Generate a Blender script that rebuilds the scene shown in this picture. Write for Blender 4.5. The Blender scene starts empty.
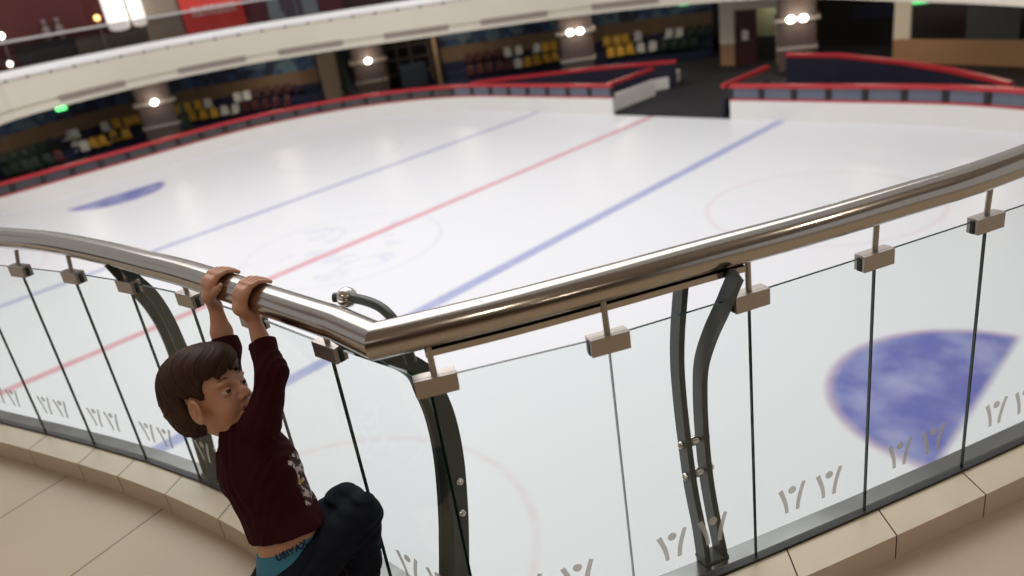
import bpy, bmesh, math, random
import numpy as np
from mathutils import Vector, Matrix
random.seed(4)
PI = math.pi
sc = bpy.context.scene
COL = sc.collection

# ------------------------------------------------------------------ camera
F_PX = 781.66
EYE = np.array([0.0, 0.0, 1.6])
RW = np.array([[0.98767022, -0.15654885, 0.0],
               [-0.06142857, -0.38755421, 0.91979795],
               [-0.14399331, -0.90845704, -0.39239232]])   # rows: world axes in camera axes (x right, y down, z forward)
cam_d = bpy.data.cameras.new('camera')
cam = bpy.data.objects.new('camera', cam_d)
COL.objects.link(cam)
M = Matrix.Identity(4)
for i in range(3):
    M[i][0] = RW[i][0]; M[i][1] = -RW[i][1]; M[i][2] = -RW[i][2]; M[i][3] = EYE[i]
cam.matrix_world = M
cam_d.sensor_width = 36.0
cam_d.lens = F_PX * 36.0 / 1024.0
cam_d.clip_start = 0.05; cam_d.clip_end = 400
cam_d.dof.use_dof = True
cam_d.dof.focus_distance = 1.95
cam_d.dof.aperture_fstop = 2.1
sc.camera = cam
sc.view_settings.view_transform = 'Standard'
sc.view_settings.look = 'None'
sc.view_settings.gamma = 1.0
sc.view_settings.use_curve_mapping = False
sc.view_settings.exposure = 0.0

def ray(x, y):
    return RW @ np.array([x - 512.0, y - 288.0, F_PX])
def at(x, y, z):            # the place seen at a pixel of the survey photo, on the level z
    v = ray(x, y); t = (z - EYE[2]) / v[2]
    return EYE + t * v
def far(x, y, dist):        # ... at a horizontal distance
    v = ray(x, y); t = dist / math.hypot(v[0], v[1])
    return EYE + t * v
UX = np.array([.682, -.731]); VX = np.array([.731, .682])    # rink axes
def uv(u, v, z=0.0):
    p = u * UX + v * VX
    return np.array([p[0], p[1], z])

# ------------------------------------------------------------------ helpers
def link(name, me, mats, parent=None):
    o = bpy.data.objects.new(name, me)
    COL.objects.link(o)
    for m in (mats if isinstance(mats, (list, tuple)) else [mats]):
        me.materials.append(m)
    if parent is not None: o.parent = parent
    return o
class MB:
    def __init__(s): s.v = []; s.f = []; s.mi = []; s.sm = []
    def add(s, vs, fs, mi=0, smooth=False):
        b = len(s.v); s.v += [tuple(float(c) for c in p) for p in vs]
        for f in fs:
            s.f.append([b + i for i in f]); s.mi.append(mi); s.sm.append(smooth)
        return s
    def box(s, c, size, ax=None, mi=0, bev=0.0):
        # oriented box; ax = three unit axes
        if ax is None: ax = np.eye(3)
        ax = [np.array(a, float) for a in ax]; c = np.array(c, float)
        h = [d / 2 for d in size]
        if bev <= 0:
            vs = [c + sx*h[0]*ax[0] + sy*h[1]*ax[1] + sz*h[2]*ax[2] for sz in (-1,1) for sy in (-1,1) for sx in (-1,1)]
            fs = [(0,2,3,1),(4,5,7,6),(0,1,5,4),(2,6,7,3),(0,4,6,2),(1,3,7,5)]
            return s.add(vs, fs, mi)
        bm = bmesh.new(); bmesh.ops.create_cube(bm, size=1.0)
        for v in bm.verts: v.co = Vector((v.co.x*size[0], v.co.y*size[1], v.co.z*size[2]))
        bmesh.ops.bevel(bm, geom=bm.edges[:], offset=bev, segments=2, profile=.5, affect='EDGES')
        bm.verts.index_update()
        vs = [c + v.co.x*ax[0] + v.co.y*ax[1] + v.co.z*ax[2] for v in bm.verts]
        fs = [[v.index for v in f.verts] for f in bm.faces]
        bm.free()
        return s.add(vs, fs, mi)
    def sphere(s, c, r, n=16, m=10, sc_=(1,1,1), mi=0, smooth=True, ax=None):
        if ax is None: ax = np.eye(3)
        ax = [np.array(a, float) for a in ax]
        vs = []; fs = []; c = np.array(c, float)
        for j in range(m+1):
            th = PI*j/m
            for i in range(n):
                ph = 2*PI*i/n
                q = (r*sc_[0]*math.sin(th)*math.cos(ph), r*sc_[1]*math.sin(th)*math.sin(ph), r*sc_[2]*math.cos(th))
                vs.append(c + q[0]*ax[0] + q[1]*ax[1] + q[2]*ax[2])
        for j in range(m):
            for i in range(n):
                fs.append((j*n+i, (j+1)*n+i, (j+1)*n+(i+1)%n, j*n+(i+1)%n))
        return s.add(vs, fs, mi, smooth)
    def cyl(s, a, b, r0, r1=None, n=16, mi=0, smooth=True):
        if r1 is None: r1 = r0
        a = np.array(a, float); b = np.array(b, float); d = b - a; d /= np.linalg.norm(d)
        p = np.cross(d, (0,0,1) if abs(d[2]) < .9 else (1,0,0)); p /= np.linalg.norm(p); q = np.cross(d, p)
        vs = []
        for e, r in ((a, r0), (b, r1)):
            for i in range(n):
                t = 2*PI*i/n; vs.append(e + r*(math.cos(t)*p + math.sin(t)*q))
        s.add(vs, [(i, (i+1)%n, n+(i+1)%n, n+i) for i in range(n)], mi, smooth)
        s.add([vs[i] for i in range(n)], [tuple(reversed(range(n)))], mi)
        return s.add([vs[n+i] for i in range(n)], [tuple(range(n))], mi)
    def tube(s, pts, rs, n=12, mi=0, cap=True):
        pts = [np.array(p, float) for p in pts]
        if not isinstance(rs, (list, tuple)): rs = [rs]*len(pts)
        vs = []; pp = None
        for k, p in enumerate(pts):
            d = pts[min(k+1, len(pts)-1)] - pts[max(k-1, 0)]; d /= np.linalg.norm(d)
            if pp is None: pp = np.cross(d, (0,0,1) if abs(d[2]) < .9 else (1,0,0))
            pp = pp - (pp@d)*d; pp /= np.linalg.norm(pp); q = np.cross(d, pp)
            for i in range(n):
                t = 2*PI*i/n; vs.append(p + rs[k]*(math.cos(t)*pp + math.sin(t)*q))
        fs = [(k*n+i, k*n+(i+1)%n, (k+1)*n+(i+1)%n, (k+1)*n+i) for k in range(len(pts)-1) for i in range(n)]
        s.add(vs, fs, mi, True)
        if cap:
            s.add(vs[:n], [tuple(reversed(range(n)))], mi); s.add(vs[-n:], [tuple(range(n))], mi)
        return s
    def sweep(s, path, prof, closed_prof=True, mi=0, smooth=False, ends=(None, None), cap=True):
        """path: list of 3D points; prof: list of (side, up); mitred; ends: side vectors at the ends"""
        P = [np.array(p, float) for p in path]; n = len(P); m = len(prof); vs = []
        def perp(d):
            d = d[:2]/np.linalg.norm(d[:2]); return np.array([-d[1], d[0], 0.0])
        for k in range(n):
            if k == 0: sd = perp(P[1]-P[0]) if ends[0] is None else np.array(ends[0])
            elif k == n-1: sd = perp(P[-1]-P[-2]) if ends[1] is None else np.array(ends[1])
            else:
                a = perp(P[k]-P[k-1]); b = perp(P[k+1]-P[k]); sd = a+b; sd /= np.linalg.norm(sd); sd = sd/max(.3, sd@a)
            for (x, z) in prof: vs.append(P[k] + x*sd + np.array([0,0,z]))
        fs = []
        for k in range(n-1):
            for i in range(m if closed_prof else m-1):
                j = (i+1) % m
                fs.append((k*m+i, k*m+j, (k+1)*m+j, (k+1)*m+i))
        s.add(vs, fs, mi, smooth)
        if cap and closed_prof:
            s.add(vs[:m], [tuple(reversed(range(m)))], mi); s.add(vs[-m:], [tuple(range(m))], mi)
        return s
    def prism(s, poly, z0, z1, mi=0):
        n = len(poly)
        vs = [(p[0], p[1], z0) for p in poly] + [(p[0], p[1], z1) for p in poly]
        fs = [tuple(reversed(range(n))), tuple(range(n, 2*n))] + [(i, (i+1)%n, n+(i+1)%n, n+i) for i in range(n)]
        return s.add(vs, fs, mi)
    def build(s, name, mats, parent=None, origin=None):
        me = bpy.data.meshes.new(name)
        og = np.array(origin, float) if origin is not None else np.zeros(3)
        me.from_pydata([tuple(np.array(v) - og) for v in s.v], [], s.f)
        me.polygons.foreach_set('material_index', s.mi)
        me.polygons.foreach_set('use_smooth', s.sm)
        bm = bmesh.new(); bm.from_mesh(me)
        bmesh.ops.recalc_face_normals(bm, faces=bm.faces[:])
        bm.to_mesh(me); bm.free()
        me.update()
        o = link(name, me, mats, parent)
        if origin is not None: o.location = og
        return o
def tag(o, label=None, cat=None, group=None, kind=None):
    if label: o['label'] = label
    if cat: o['category'] = cat
    if group: o['group'] = group
    if kind: o['kind'] = kind
    return o
def empty(name, label, cat, loc=(0,0,0), group=None):
    o = bpy.data.objects.new(name, None); COL.objects.link(o); o.empty_display_size = .1
    o.location = (0,0,0)
    return tag(o, label, cat, group)
def struct(o): o['kind'] = 'structure'; return o
def smooth_path(pts, n=6):
    P = [np.array(p, float) for p in pts]; out = []
    for i in range(len(P)-1):
        p0 = P[i-1] if i else 2*P[0]-P[1]; p3 = P[i+2] if i+2 < len(P) else 2*P[-1]-P[-2]
        p1, p2 = P[i], P[i+1]
        for k in range(n):
            t = k/n
            out.append(.5*((2*p1)+(-p0+p2)*t+(2*p0-5*p1+4*p2-p3)*t*t+(-p0+3*p1-3*p2+p3)*t**3))
    out.append(P[-1]); return out
def resample(pts, step):
    P = [np.array(p, float) for p in pts]
    L = np.cumsum([0]+[np.linalg.norm(b-a) for a, b in zip(P, P[1:])])
    n = max(1, int(round(L[-1]/step))); out = []
    for t in np.linspace(0, L[-1], n+1):
        i = min(np.searchsorted(L, t, 'right')-1, len(P)-2)
        out.append(P[i]+(P[i+1]-P[i])*(t-L[i])/(L[i+1]-L[i]))
    return out

# ------------------------------------------------------------------ materials
def mat(name, col, rough=.5, metal=0.0, spec=.5, noise=0.0, nscale=8.0, emit=None, estr=0.0, bump=0.0, coat=0.0, alpha=1.0):
    m = bpy.data.materials.new(name); m.use_nodes = True
    nt = m.node_tree; b = nt.nodes['Principled BSDF']
    b.inputs['Base Color'].default_value = (*col, 1); b.inputs['Roughness'].default_value = rough
    b.inputs['Metallic'].default_value = metal; b.inputs['Specular IOR Level'].default_value = spec
    b.inputs['Coat Weight'].default_value = coat; b.inputs['Alpha'].default_value = alpha
    tc = nt.nodes.new('ShaderNodeTexCoord'); nz = nt.nodes.new('ShaderNodeTexNoise')
    nz.inputs['Scale'].default_value = nscale; nz.inputs['Detail'].default_value = 4
    nt.links.new(tc.outputs['Object'], nz.inputs['Vector'])
    if noise > 0:
        mx = nt.nodes.new('ShaderNodeMix'); mx.data_type = 'RGBA'
        mx.inputs[6].default_value = (*[c*(1-noise) for c in col], 1)
        mx.inputs[7].default_value = (*[min(1, c*(1+noise)) for c in col], 1)
        nt.links.new(nz.outputs['Fac'], mx.inputs[0]); nt.links.new(mx.outputs[2], b.inputs['Base Color'])
    if bump > 0:
        bp = nt.nodes.new('ShaderNodeBump'); bp.inputs['Strength'].default_value = bump; bp.inputs['Distance'].default_value = .01
        nt.links.new(nz.outputs['Fac'], bp.inputs['Height']); nt.links.new(bp.outputs['Normal'], b.inputs['Normal'])
    if emit is not None:
        b.inputs['Emission Color'].default_value = (*emit, 1); b.inputs['Emission Strength'].default_value = estr
    return m
class NT:
    """tiny node-math writer"""
    def __init__(s, m): s.nt = m.node_tree; s.L = s.nt.links
    def m(s, op, a, b=0.0, c=None):
        n = s.nt.nodes.new('ShaderNodeMath'); n.operation = op
        for i, v in enumerate((a, b) if c is None else (a, b, c)):
            if isinstance(v, (int, float)): n.inputs[i].default_value = v
            else: s.L.new(v, n.inputs[i])
        return n.outputs[0]
    def mix(s, f, a, b):
        n = s.nt.nodes.new('ShaderNodeMix'); n.data_type = 'RGBA'
        for sock, v in ((n.inputs[0], f), (n.inputs[6], a), (n.inputs[7], b)):
            if isinstance(v, (int, float)): sock.default_value = v
            elif isinstance(v, tuple): sock.default_value = (*v, 1)
            else: s.L.new(v, sock)
        return n.outputs[2]
    def band(s, x, half, soft):      # 1 inside |x|<half
        a = s.m('ABSOLUTE', x)
        n = s.nt.nodes.new('ShaderNodeMapRange'); n.inputs['From Min'].default_value = half-soft; n.inputs['From Max'].default_value = half+soft
        n.inputs['To Min'].default_value = 1; n.inputs['To Max'].default_value = 0
        s.L.new(a, n.inputs['Value']); return n.outputs[0]
    def noise(s, vec, scale, detail=3):
        n = s.nt.nodes.new('ShaderNodeTexNoise'); n.inputs['Scale'].default_value = scale; n.inputs['Detail'].default_value = detail
        s.L.new(vec, n.inputs['Vector']); return n.outputs['Fac']

STEEL = mat('brushed_steel', (.47,.43,.39), .17, 1.0, noise=.06, nscale=30)
CLAMP = mat('satin_steel', (.44,.395,.36), .38, 1.0, noise=.06, nscale=60)
CHROME = mat('polished_steel', (.72,.69,.66), .10, 1.0)
BLADE = mat('dark_green_paint', (.035,.045,.040), .38, 0.0, noise=.15, nscale=20)
RUBBER = mat('black_rubber', (.012,.012,.013), .5)
GEDGE = mat('green_glass_edge', (.004,.028,.022), .15)
KERBM = mat('kerb_tile', (.575,.48,.365), .32, noise=.10, nscale=9)
GROUT = mat('dark_grout', (.03,.022,.015), .8)
LEDGE = mat('ledge_steel', (.17,.17,.17), .20, .9, noise=.6, nscale=6)  # strong colour noise paints in streaky reflections on the steel
FROST = mat('frosted_etching', (.66,.67,.65), .7, alpha=.52)
WHITEP = mat('white_board', (.80,.78,.75), .35, noise=.03, nscale=2)
REDP = mat('red_plastic', (.50,.025,.035), .4)
CREAM = mat('cream_plaster', (.74,.68,.57), .7, noise=.03, nscale=1)
TAN = mat('tan_wall', (.38,.22,.11), .7, noise=.06, nscale=1)
BROWN = mat('brown_wall', (.20,.125,.075), .7, noise=.08, nscale=1)
BOXNAVY = mat('dark_box_panel', (.007,.006,.022), .6)
NAVY = mat('navy_panel', (.010,.014,.055), .55, noise=.2, nscale=2)
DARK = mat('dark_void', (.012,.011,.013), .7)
RUBFLOOR = mat('rubber_floor', (.012,.011,.014), .8, noise=.2, nscale=4)
COLM = mat('column_cladding', (.10,.072,.066), .45, .2, noise=.08, nscale=2)
COLLAR = mat('column_collar', (.27,.24,.22), .45)
DKRED = mat('dark_red_wall', (.085,.006,.005), .6, noise=.2, nscale=1)
MAROON = mat('maroon_panel', (.15,.02,.04), .6, noise=.15, nscale=2)
SIGNRED = mat('sign_red', (.78,.06,.05), .5)
SIGNWHITE = mat('sign_white', (.85,.74,.72), .6)
GREEN = mat('exit_green', (.05,.5,.1), .5, emit=(.1,1,.25), estr=1.2)
LAMP = mat('lamp_glow', (1,1,1), .5, emit=(1,.93,.80), estr=14)
WARM = mat('warm_glow', (1,.8,.5), .5, emit=(1,.50,.12), estr=3)
TUBEW = mat('white_lit_panel', (.95,.93,.9), .5, emit=(1,.95,.88), estr=1.0)
LEAF = mat('conifer_leaf', (.012,.025,.012), .8, noise=.4, nscale=10)

def glass_mat(name, tint, gloss=.9):
    m = bpy.data.materials.new(name); m.use_nodes = True; nt = m.node_tree
    nt.nodes.remove(nt.nodes['Principled BSDF']); out = nt.nodes['Material Output']
    tr = nt.nodes.new('ShaderNodeBsdfTransparent'); tr.inputs[0].default_value = (*tint, 1)
    gl = nt.nodes.new('ShaderNodeBsdfGlossy'); gl.inputs['Roughness'].default_value = .01
    fr = nt.nodes.new('ShaderNodeFresnel'); fr.inputs[0].default_value = 1.45
    ml = nt.nodes.new('ShaderNodeMath'); ml.operation = 'MULTIPLY'; ml.inputs[1].default_value = gloss
    mx = nt.nodes.new('ShaderNodeMixShader')
    ge = nt.nodes.new('ShaderNodeNewGeometry'); iv = nt.nodes.new('ShaderNodeMath'); iv.operation = 'SUBTRACT'; iv.inputs[0].default_value = 1.0
    nt.links.new(ge.outputs['Backfacing'], iv.inputs[1]); m2 = nt.nodes.new('ShaderNodeMath'); m2.operation = 'MULTIPLY'   # reflect on the outer faces only
    nt.links.new(fr.outputs[0], ml.inputs[0]); nt.links.new(ml.outputs[0], m2.inputs[0]); nt.links.new(iv.outputs[0], m2.inputs[1]); nt.links.new(m2.outputs[0], mx.inputs[0])
    nt.links.new(tr.outputs[0], mx.inputs[1]); nt.links.new(gl.outputs[0], mx.inputs[2])
    nt.links.new(mx.outputs[0], out.inputs[0]); return m
GLASS = glass_mat('clear_glass', (.950,.972,.964))
FARGLASS = glass_mat('smoked_glass', (.62,.60,.60), .5)
def screen_mat(name, col, a):
    m = bpy.data.materials.new(name); m.use_nodes = True; nt = m.node_tree; b = nt.nodes['Principled BSDF']
    b.inputs['Base Color'].default_value = (*col, 1); b.inputs['Alpha'].default_value = a; b.inputs['Roughness'].default_value = .3
    return m
SCREEN = screen_mat('acrylic_sheen_screen', (.20,.23,.30), .55)  # paler tint paints in the reflection on the straight's panes
SCREEN_B = screen_mat('dark_acrylic_screen', (.11,.10,.11), .55)  # same acrylic, tinted darker for the dark space seen through it

# ------------------------------------------------------------------ plan of the near balustrade
hk = .08
GL_L = [(-3.62,3.60),(-3.34,3.525),(-3.05,3.43),(-2.80,3.31),(-2.52,3.155),(-2.262,3.002),(-1.980,2.836),(-1.703,2.668),(-1.435,2.498),(-1.177,2.315),(-.920,2.110),(-.675,1.877),(-.437,1.628),(-.195,1.392)]
GL_R = [(-.195,1.392),(.182,1.455),(.514,1.550),(.847,1.654),(1.178,1.762),(1.50,1.872),(1.82,1.99),(2.13,2.12),(2.43,2.26),(2.72,2.42),(3.00,2.60)]
RL_PX = [(0,237.6),(50,242.2),(100,251.8),(150,264.2),(195,276.2),(290,308.1),(340,324.7),(376,341)]
RR_PX = [(376,341),(400,335.5),(500,311.5),(600,285),(700,257.5),(800,230.5),(900,201),(1000,169.5)]
def zrail(x): return .935 + (.025*(x-376)/624 if x > 376 else -.020*(376-x)/376)
rail_L = [at(x, y, zrail(x)) for x, y in RL_PX]
rail_R = [at(x, y, zrail(x)) for x, y in RR_PX]
e = rail_L[0]; rail_L = [np.array([-3.66,3.61,e[2]]), np.array([-3.05,3.43,e[2]]), np.array([-2.53,3.14,e[2]])] + rail_L[:0] + [e+np.array([-.25,.145,0])] + rail_L
e = rail_R[-1]; rail_R = rail_R + [np.array([1.82,2.035,e[2]]), np.array([2.13,2.16,e[2]]), np.array([2.43,2.30,e[2]]), np.array([2.72,2.455,e[2]]), np.array([3.03,2.655,e[2]])]
rail_L = smooth_path(rail_L[:-1], 5) + [rail_L[-1]]
rail_R = [rail_R[0]] + smooth_path(rail_R[1:], 5)
# let the two arms of the rail run straight into the mitre
corner = rail_L[-1]
dl = corner - rail_L[-2]; dr = rail_R[1] - corner
nl = np.array([-dl[1], dl[0]])/np.hypot(*dl[:2]); nr = np.array([-dr[1], dr[0]])/np.hypot(*dr[:2])
sb = nl+nr; sb /= np.linalg.norm(sb); sb = sb/(sb@nl); SB = np.array([sb[0], sb[1], 0])

glassline = [np.array([*p, 0]) for p in GL_L] + [np.array([*p, 0]) for p in GL_R[1:]]
def offset(path, d):
    out = []
    for k, p in enumerate(path):
        def perp(a, b):
            q = (b-a)[:2]; q = q/np.linalg.norm(q); return np.array([-q[1], q[0], 0.0])
        if k == 0: s = perp(path[0], path[1])
        elif k == len(path)-1: s = perp(path[-2], path[-1])
        else:
            a = perp(path[k-1], path[k]); b = perp(path[k], path[k+1]); s = a+b; s /= np.linalg.norm(s); s = s/(s@a)
        out.append(p + d*s)
    return out     # +d = towards the ice

# ------------------------------------------------------------------ gallery floor, kerb, ledge
floor_m = mat('floor_tiles', (.475,.377,.272), .38, noise=.07, nscale=3)
n = NT(floor_m); nt = floor_m.node_tree; bs = nt.nodes['Principled BSDF']
old = bs.inputs['Base Color'].links[0].from_socket
geo = nt.nodes.new('ShaderNodeNewGeometry'); sp = nt.nodes.new('ShaderNodeSeparateXYZ'); nt.links.new(geo.outputs['Position'], sp.inputs[0])
pA = at(165,507,0); pB = at(71,576,0); dA = (pB-pA)[:2]; dA /= np.linalg.norm(dA); nA = np.array([-dA[1], dA[0]])
pC = at(72,473,0); sp1 = abs((pC-pA)[:2]@nA)
s_ = n.m('ADD', n.m('MULTIPLY', sp.outputs[0], float(nA[0])), n.m('MULTIPLY', sp.outputs[1], float(nA[1])))
s_ = n.m('SUBTRACT', s_, float(nA@pA[:2]))
g1 = n.band(n.m('PINGPONG', s_, sp1/2), .0022, .001)
s_mod = n.m('WRAP', s_, sp1/2, -sp1/2)
g1 = n.band(s_mod, .0028, .0012)
t_ = n.m('ADD', n.m('MULTIPLY', sp.outputs[0], float(dA[0])), n.m('MULTIPLY', sp.outputs[1], float(dA[1])))
t_ = n.m('SUBTRACT', t_, float(dA@pA[:2])+1.15)
g2 = n.band(n.m('WRAP', t_, .6, -.6), .0022, .0012)
g = n.m('MULTIPLY', n.m('MAXIMUM', g1, g2), n.m('LESS_THAN', sp.outputs[0], .35))
nt.links.new(n.mix(g, old, (.05,.035,.022)), bs.inputs['Base Color'])
edge = offset(glassline, .074)
poly = [(p[0], p[1]) for p in edge] + [(6,4.4),(6,-7),(-7,-7),(-7,4.6)]
struct(MB().prism(poly, -.35, 0).build('floor', floor_m))
ledge_path = offset(glassline, .055)
struct(MB().sweep(ledge_path, [(-.045,-.06),(-.045,.072),(.020,.068),(.020,-.4)]).build('trim_2', LEDGE))
# tiled kerb: one row of stone tiles with open joints
front = offset(glassline, -.108)
kt = MB(); kg = MB()
kin = offset(glassline, -.012)
joints_L = [(-3.35,3.41),(-3.05,3.30),(-2.75,3.16),(-2.45,2.99),(-1.987,2.733),(-1.70,2.57),(-1.496,2.435),(-1.279,2.282),(-1.039,2.093),(-.80,1.865),(-.55,1.60)]
GLp = smooth_path(kin[:len(GL_L)], 4); FRp = smooth_path(front[:len(GL_L)], 4)
GRp = smooth_path(kin[len(GL_L)-1:], 4); FRr = smooth_path(front[len(GL_L)-1:], 4)
def near_idx(path, p): return int(np.argmin([np.hypot(q[0]-p[0], q[1]-p[1]) for q in path]))
def tile(pi, pf, a, b):
    vs = []
    idx = list(range(a, b+1))
    I = [pi[i].copy() for i in idx]; Fv = [pf[i].copy() for i in idx]
    for Q in (I, Fv):
        d0 = (Q[1]-Q[0]); Q[0] = Q[0]+d0/np.linalg.norm(d0)*.0022
        d1 = (Q[-2]-Q[-1]); Q[-1] = Q[-1]+d1/np.linalg.norm(d1)*.0022
    poly = [(p[0],p[1]) for p in Fv] + [(p[0],p[1]) for p in reversed(I)]
    kt.prism(poly, .0, hk)
def tiles(pi, pf, cuts):
    cuts = sorted(set([0]+cuts+[len(pf)-1]))
    for a, b in zip(cuts, cuts[1:]):
        if b > a: tile(pi, pf, a, b)
GLp = resample(GLp, .02); FRp2 = []
def feet(pi, pf):      # front points opposite each inner point
    L = len(pi); q = resample(pf, 1e9)
    Pf = [np.array(p) for p in pf]; cum = np.cumsum([0]+[np.linalg.norm(b-a) for a,b in zip(Pf,Pf[1:])])
    out = []
    for t in np.linspace(0, cum[-1], L):
        i = min(np.searchsorted(cum, t, 'right')-1, len(Pf)-2); out.append(Pf[i]+(Pf[i+1]-Pf[i])*(t-cum[i])/(cum[i+1]-cum[i]))
    return out
FRp2 = feet(GLp, FRp)
tiles(GLp, FRp2, [near_idx(FRp2, p) for p in joints_L])
GRp = resample(GRp, .02); FRr2 = feet(GRp, FRr)
joints_R = [(.02,1.32),(.31,1.385),(.59,1.475),(.88,1.56),(1.166,1.655),(1.45,1.75),(1.75,1.86),(2.05,1.98),(2.35,2.12),(2.64,2.27)]
tiles(GRp, FRr2, [near_idx(FRr2, p) for p in joints_R])
struct(kt.build('trim_1', KERBM))
core = MB()
core.prism([(p[0],p[1]) for p in offset(FRp2, .002)] + [(p[0],p[1]) for p in reversed(GLp)], .0, hk-.003)
core.prism([(p[0],p[1]) for p in offset(FRr2, .002)] + [(p[0],p[1]) for p in reversed(GRp)], .0, hk-.003)
struct(core.build('trim_3', GROUT))
# black gasket channel the glass stands in
struct(MB().sweep(glassline, [(-.012,-.02),(-.012,.088),(.010,.088),(.010,-.02)]).build('trim_4', RUBBER))

# ------------------------------------------------------------------ glass panels
GT = .836
def person_mark(o0, ax, up, nrm, w, h):
    """two arms and a head of the etched figure, 1 mm proud of the glass"""
    mb = MB()
    def strip(cl, ws):
        vs = []; fs = []
        for k, (x, y) in enumerate(cl):
            a = cl[max(k-1,0)]; b = cl[min(k+1,len(cl)-1)]
            dx, dy = b[0]-a[0], b[1]-a[1]; L = math.hypot(dx, dy); px, py = -dy/L, dx/L
            for s in (-1, 1):
                for dpt in (0, 1):
                    vs.append(o0 + (x+s*ws[k]*px)*ax + (y+s*ws[k]*py)*up + dpt*.0008*nrm)
        for k in range(len(cl)-1):
            b = 4*k
            fs += [(b,b+4,b+6,b+2),(b+1,b+3,b+7,b+5),(b,b+1,b+5,b+4),(b+2,b+6,b+7,b+3)]
        fs += [(0,2,3,1),(4*len(cl)-4,4*len(cl)-3,4*len(cl)-1,4*len(cl)-2)]
        mb.add(vs, fs)
    la = [(-.031+.0165*math.sin(t*PI/2), .030-.069*t) for t in np.linspace(0,1,9)]
    ra = [(.031-.0165*math.sin(t*PI/2), .034-.073*t) for t in np.linspace(0,1,9)]
    strip([(x*w/.062, y*h/.09) for x,y in la], [.0068-.0016*t for t in np.linspace(0,1,9)])
    strip([(x*w/.062, y*h/.09) for x,y in ra], [.0062-.0012*abs(t-.5) for t in np.linspace(0,1,9)])
    c = (0, .0215*h/.09); N = 20; vs = []
    for dpt in (0,1):
        for i in range(N): vs.append(o0+(c[0]+  .0118*math.cos(2*PI*i/N))*ax+(c[1]+.0112*math.sin(2*PI*i/N))*up+dpt*.0008*nrm)
    mb.add(vs, [tuple(reversed(range(N))), tuple(range(N,2*N))]+[(i,(i+1)%N,N+(i+1)%N,N+i) for i in range(N)])
    return mb
Z3 = np.array([0,0,1.0])
ordn = ['first','second','third','fourth','fifth','sixth','seventh','eighth','ninth','tenth','eleventh','twelfth','thirteenth','fourteenth','fifteenth']
def panel(a, b, label, flip):
    a = np.array([*a,0.]); b = np.array([*b,0.]); d = b-a; L = np.linalg.norm(d); d /= L; nv = np.array([-d[1], d[0], 0])   # nv to the ice
    mid = (a+b)/2; th = .008; gap = .003
    h = GT-.084
    mb = MB(); c = mid+Z3*(.084+h/2)
    ax = (d, nv, Z3)
    hx, hy, hz = (L-gap)/2, th/2, h/2
    vs = [c+sx*hx*d+sy*hy*nv+sz*hz*Z3 for sz in (-1,1) for sy in (-1,1) for sx in (-1,1)]
    mb.v += [tuple(p) for p in vs]
    for f, mi in (((0,2,3,1),1),((4,5,7,6),1),((0,1,5,4),0),((2,6,7,3),0),((0,4,6,2),1),((1,3,7,5),1)): mb.f.append(list(f)); mb.mi.append(mi); mb.sm.append(False)
    o = mb.build('glass_panel', [GLASS, GEDGE], None, mid)
    tag(o, label, 'glass panel', 'glass panels of the balustrade')
    for fr in (.315, .645):
        mk = person_mark(np.array(mid)*0 + (a+d*L*fr) + Z3*.234 - nv*(th/2+.0006) , d, Z3, -nv, .072, .100).build('etched_figure', FROST, o, mid)
        mk.location = (0,0,0)
    return o
nL = len(GL_L)-1
for i in range(nL):
    k = nL-i
    lab = ('clear glass balustrade panel on the left side, %s from the rail corner' % ordn[k-1]) if k > 1 else 'clear glass balustrade panel just left of the rail corner, behind the boy\'s knees'
    panel(GL_L[i], GL_L[i+1], lab, False)
for i in range(len(GL_R)-1):
    panel(GL_R[i], GL_R[i+1], 'clear glass balustrade panel on the right side, %s from the rail corner' % ordn[i], True)

# ------------------------------------------------------------------ handrail with clamps
RT = .038
circ = [(RT*math.cos(2*PI*i/40), RT*math.sin(2*PI*i/40)) for i in range(40)]
hr = empty('handrail', 'tubular stainless steel handrail turning a sharp corner on clamped glass', 'handrail')
hr.location = tuple(corner)
def child(mb, name, mats, parent, org):
    o = mb.build(name, mats, parent, org); o.location = (0,0,0); return o
ORG = corner
tl = MB().sweep(rail_L, circ, smooth=True, ends=(None, SB)); o = child(tl, 'rail_tube', STEEL, hr, ORG)
tr_ = MB().sweep(rail_R, circ, smooth=True, ends=(SB, None)); o = child(tr_, 'rail_tube', STEEL, hr, ORG)
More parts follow.
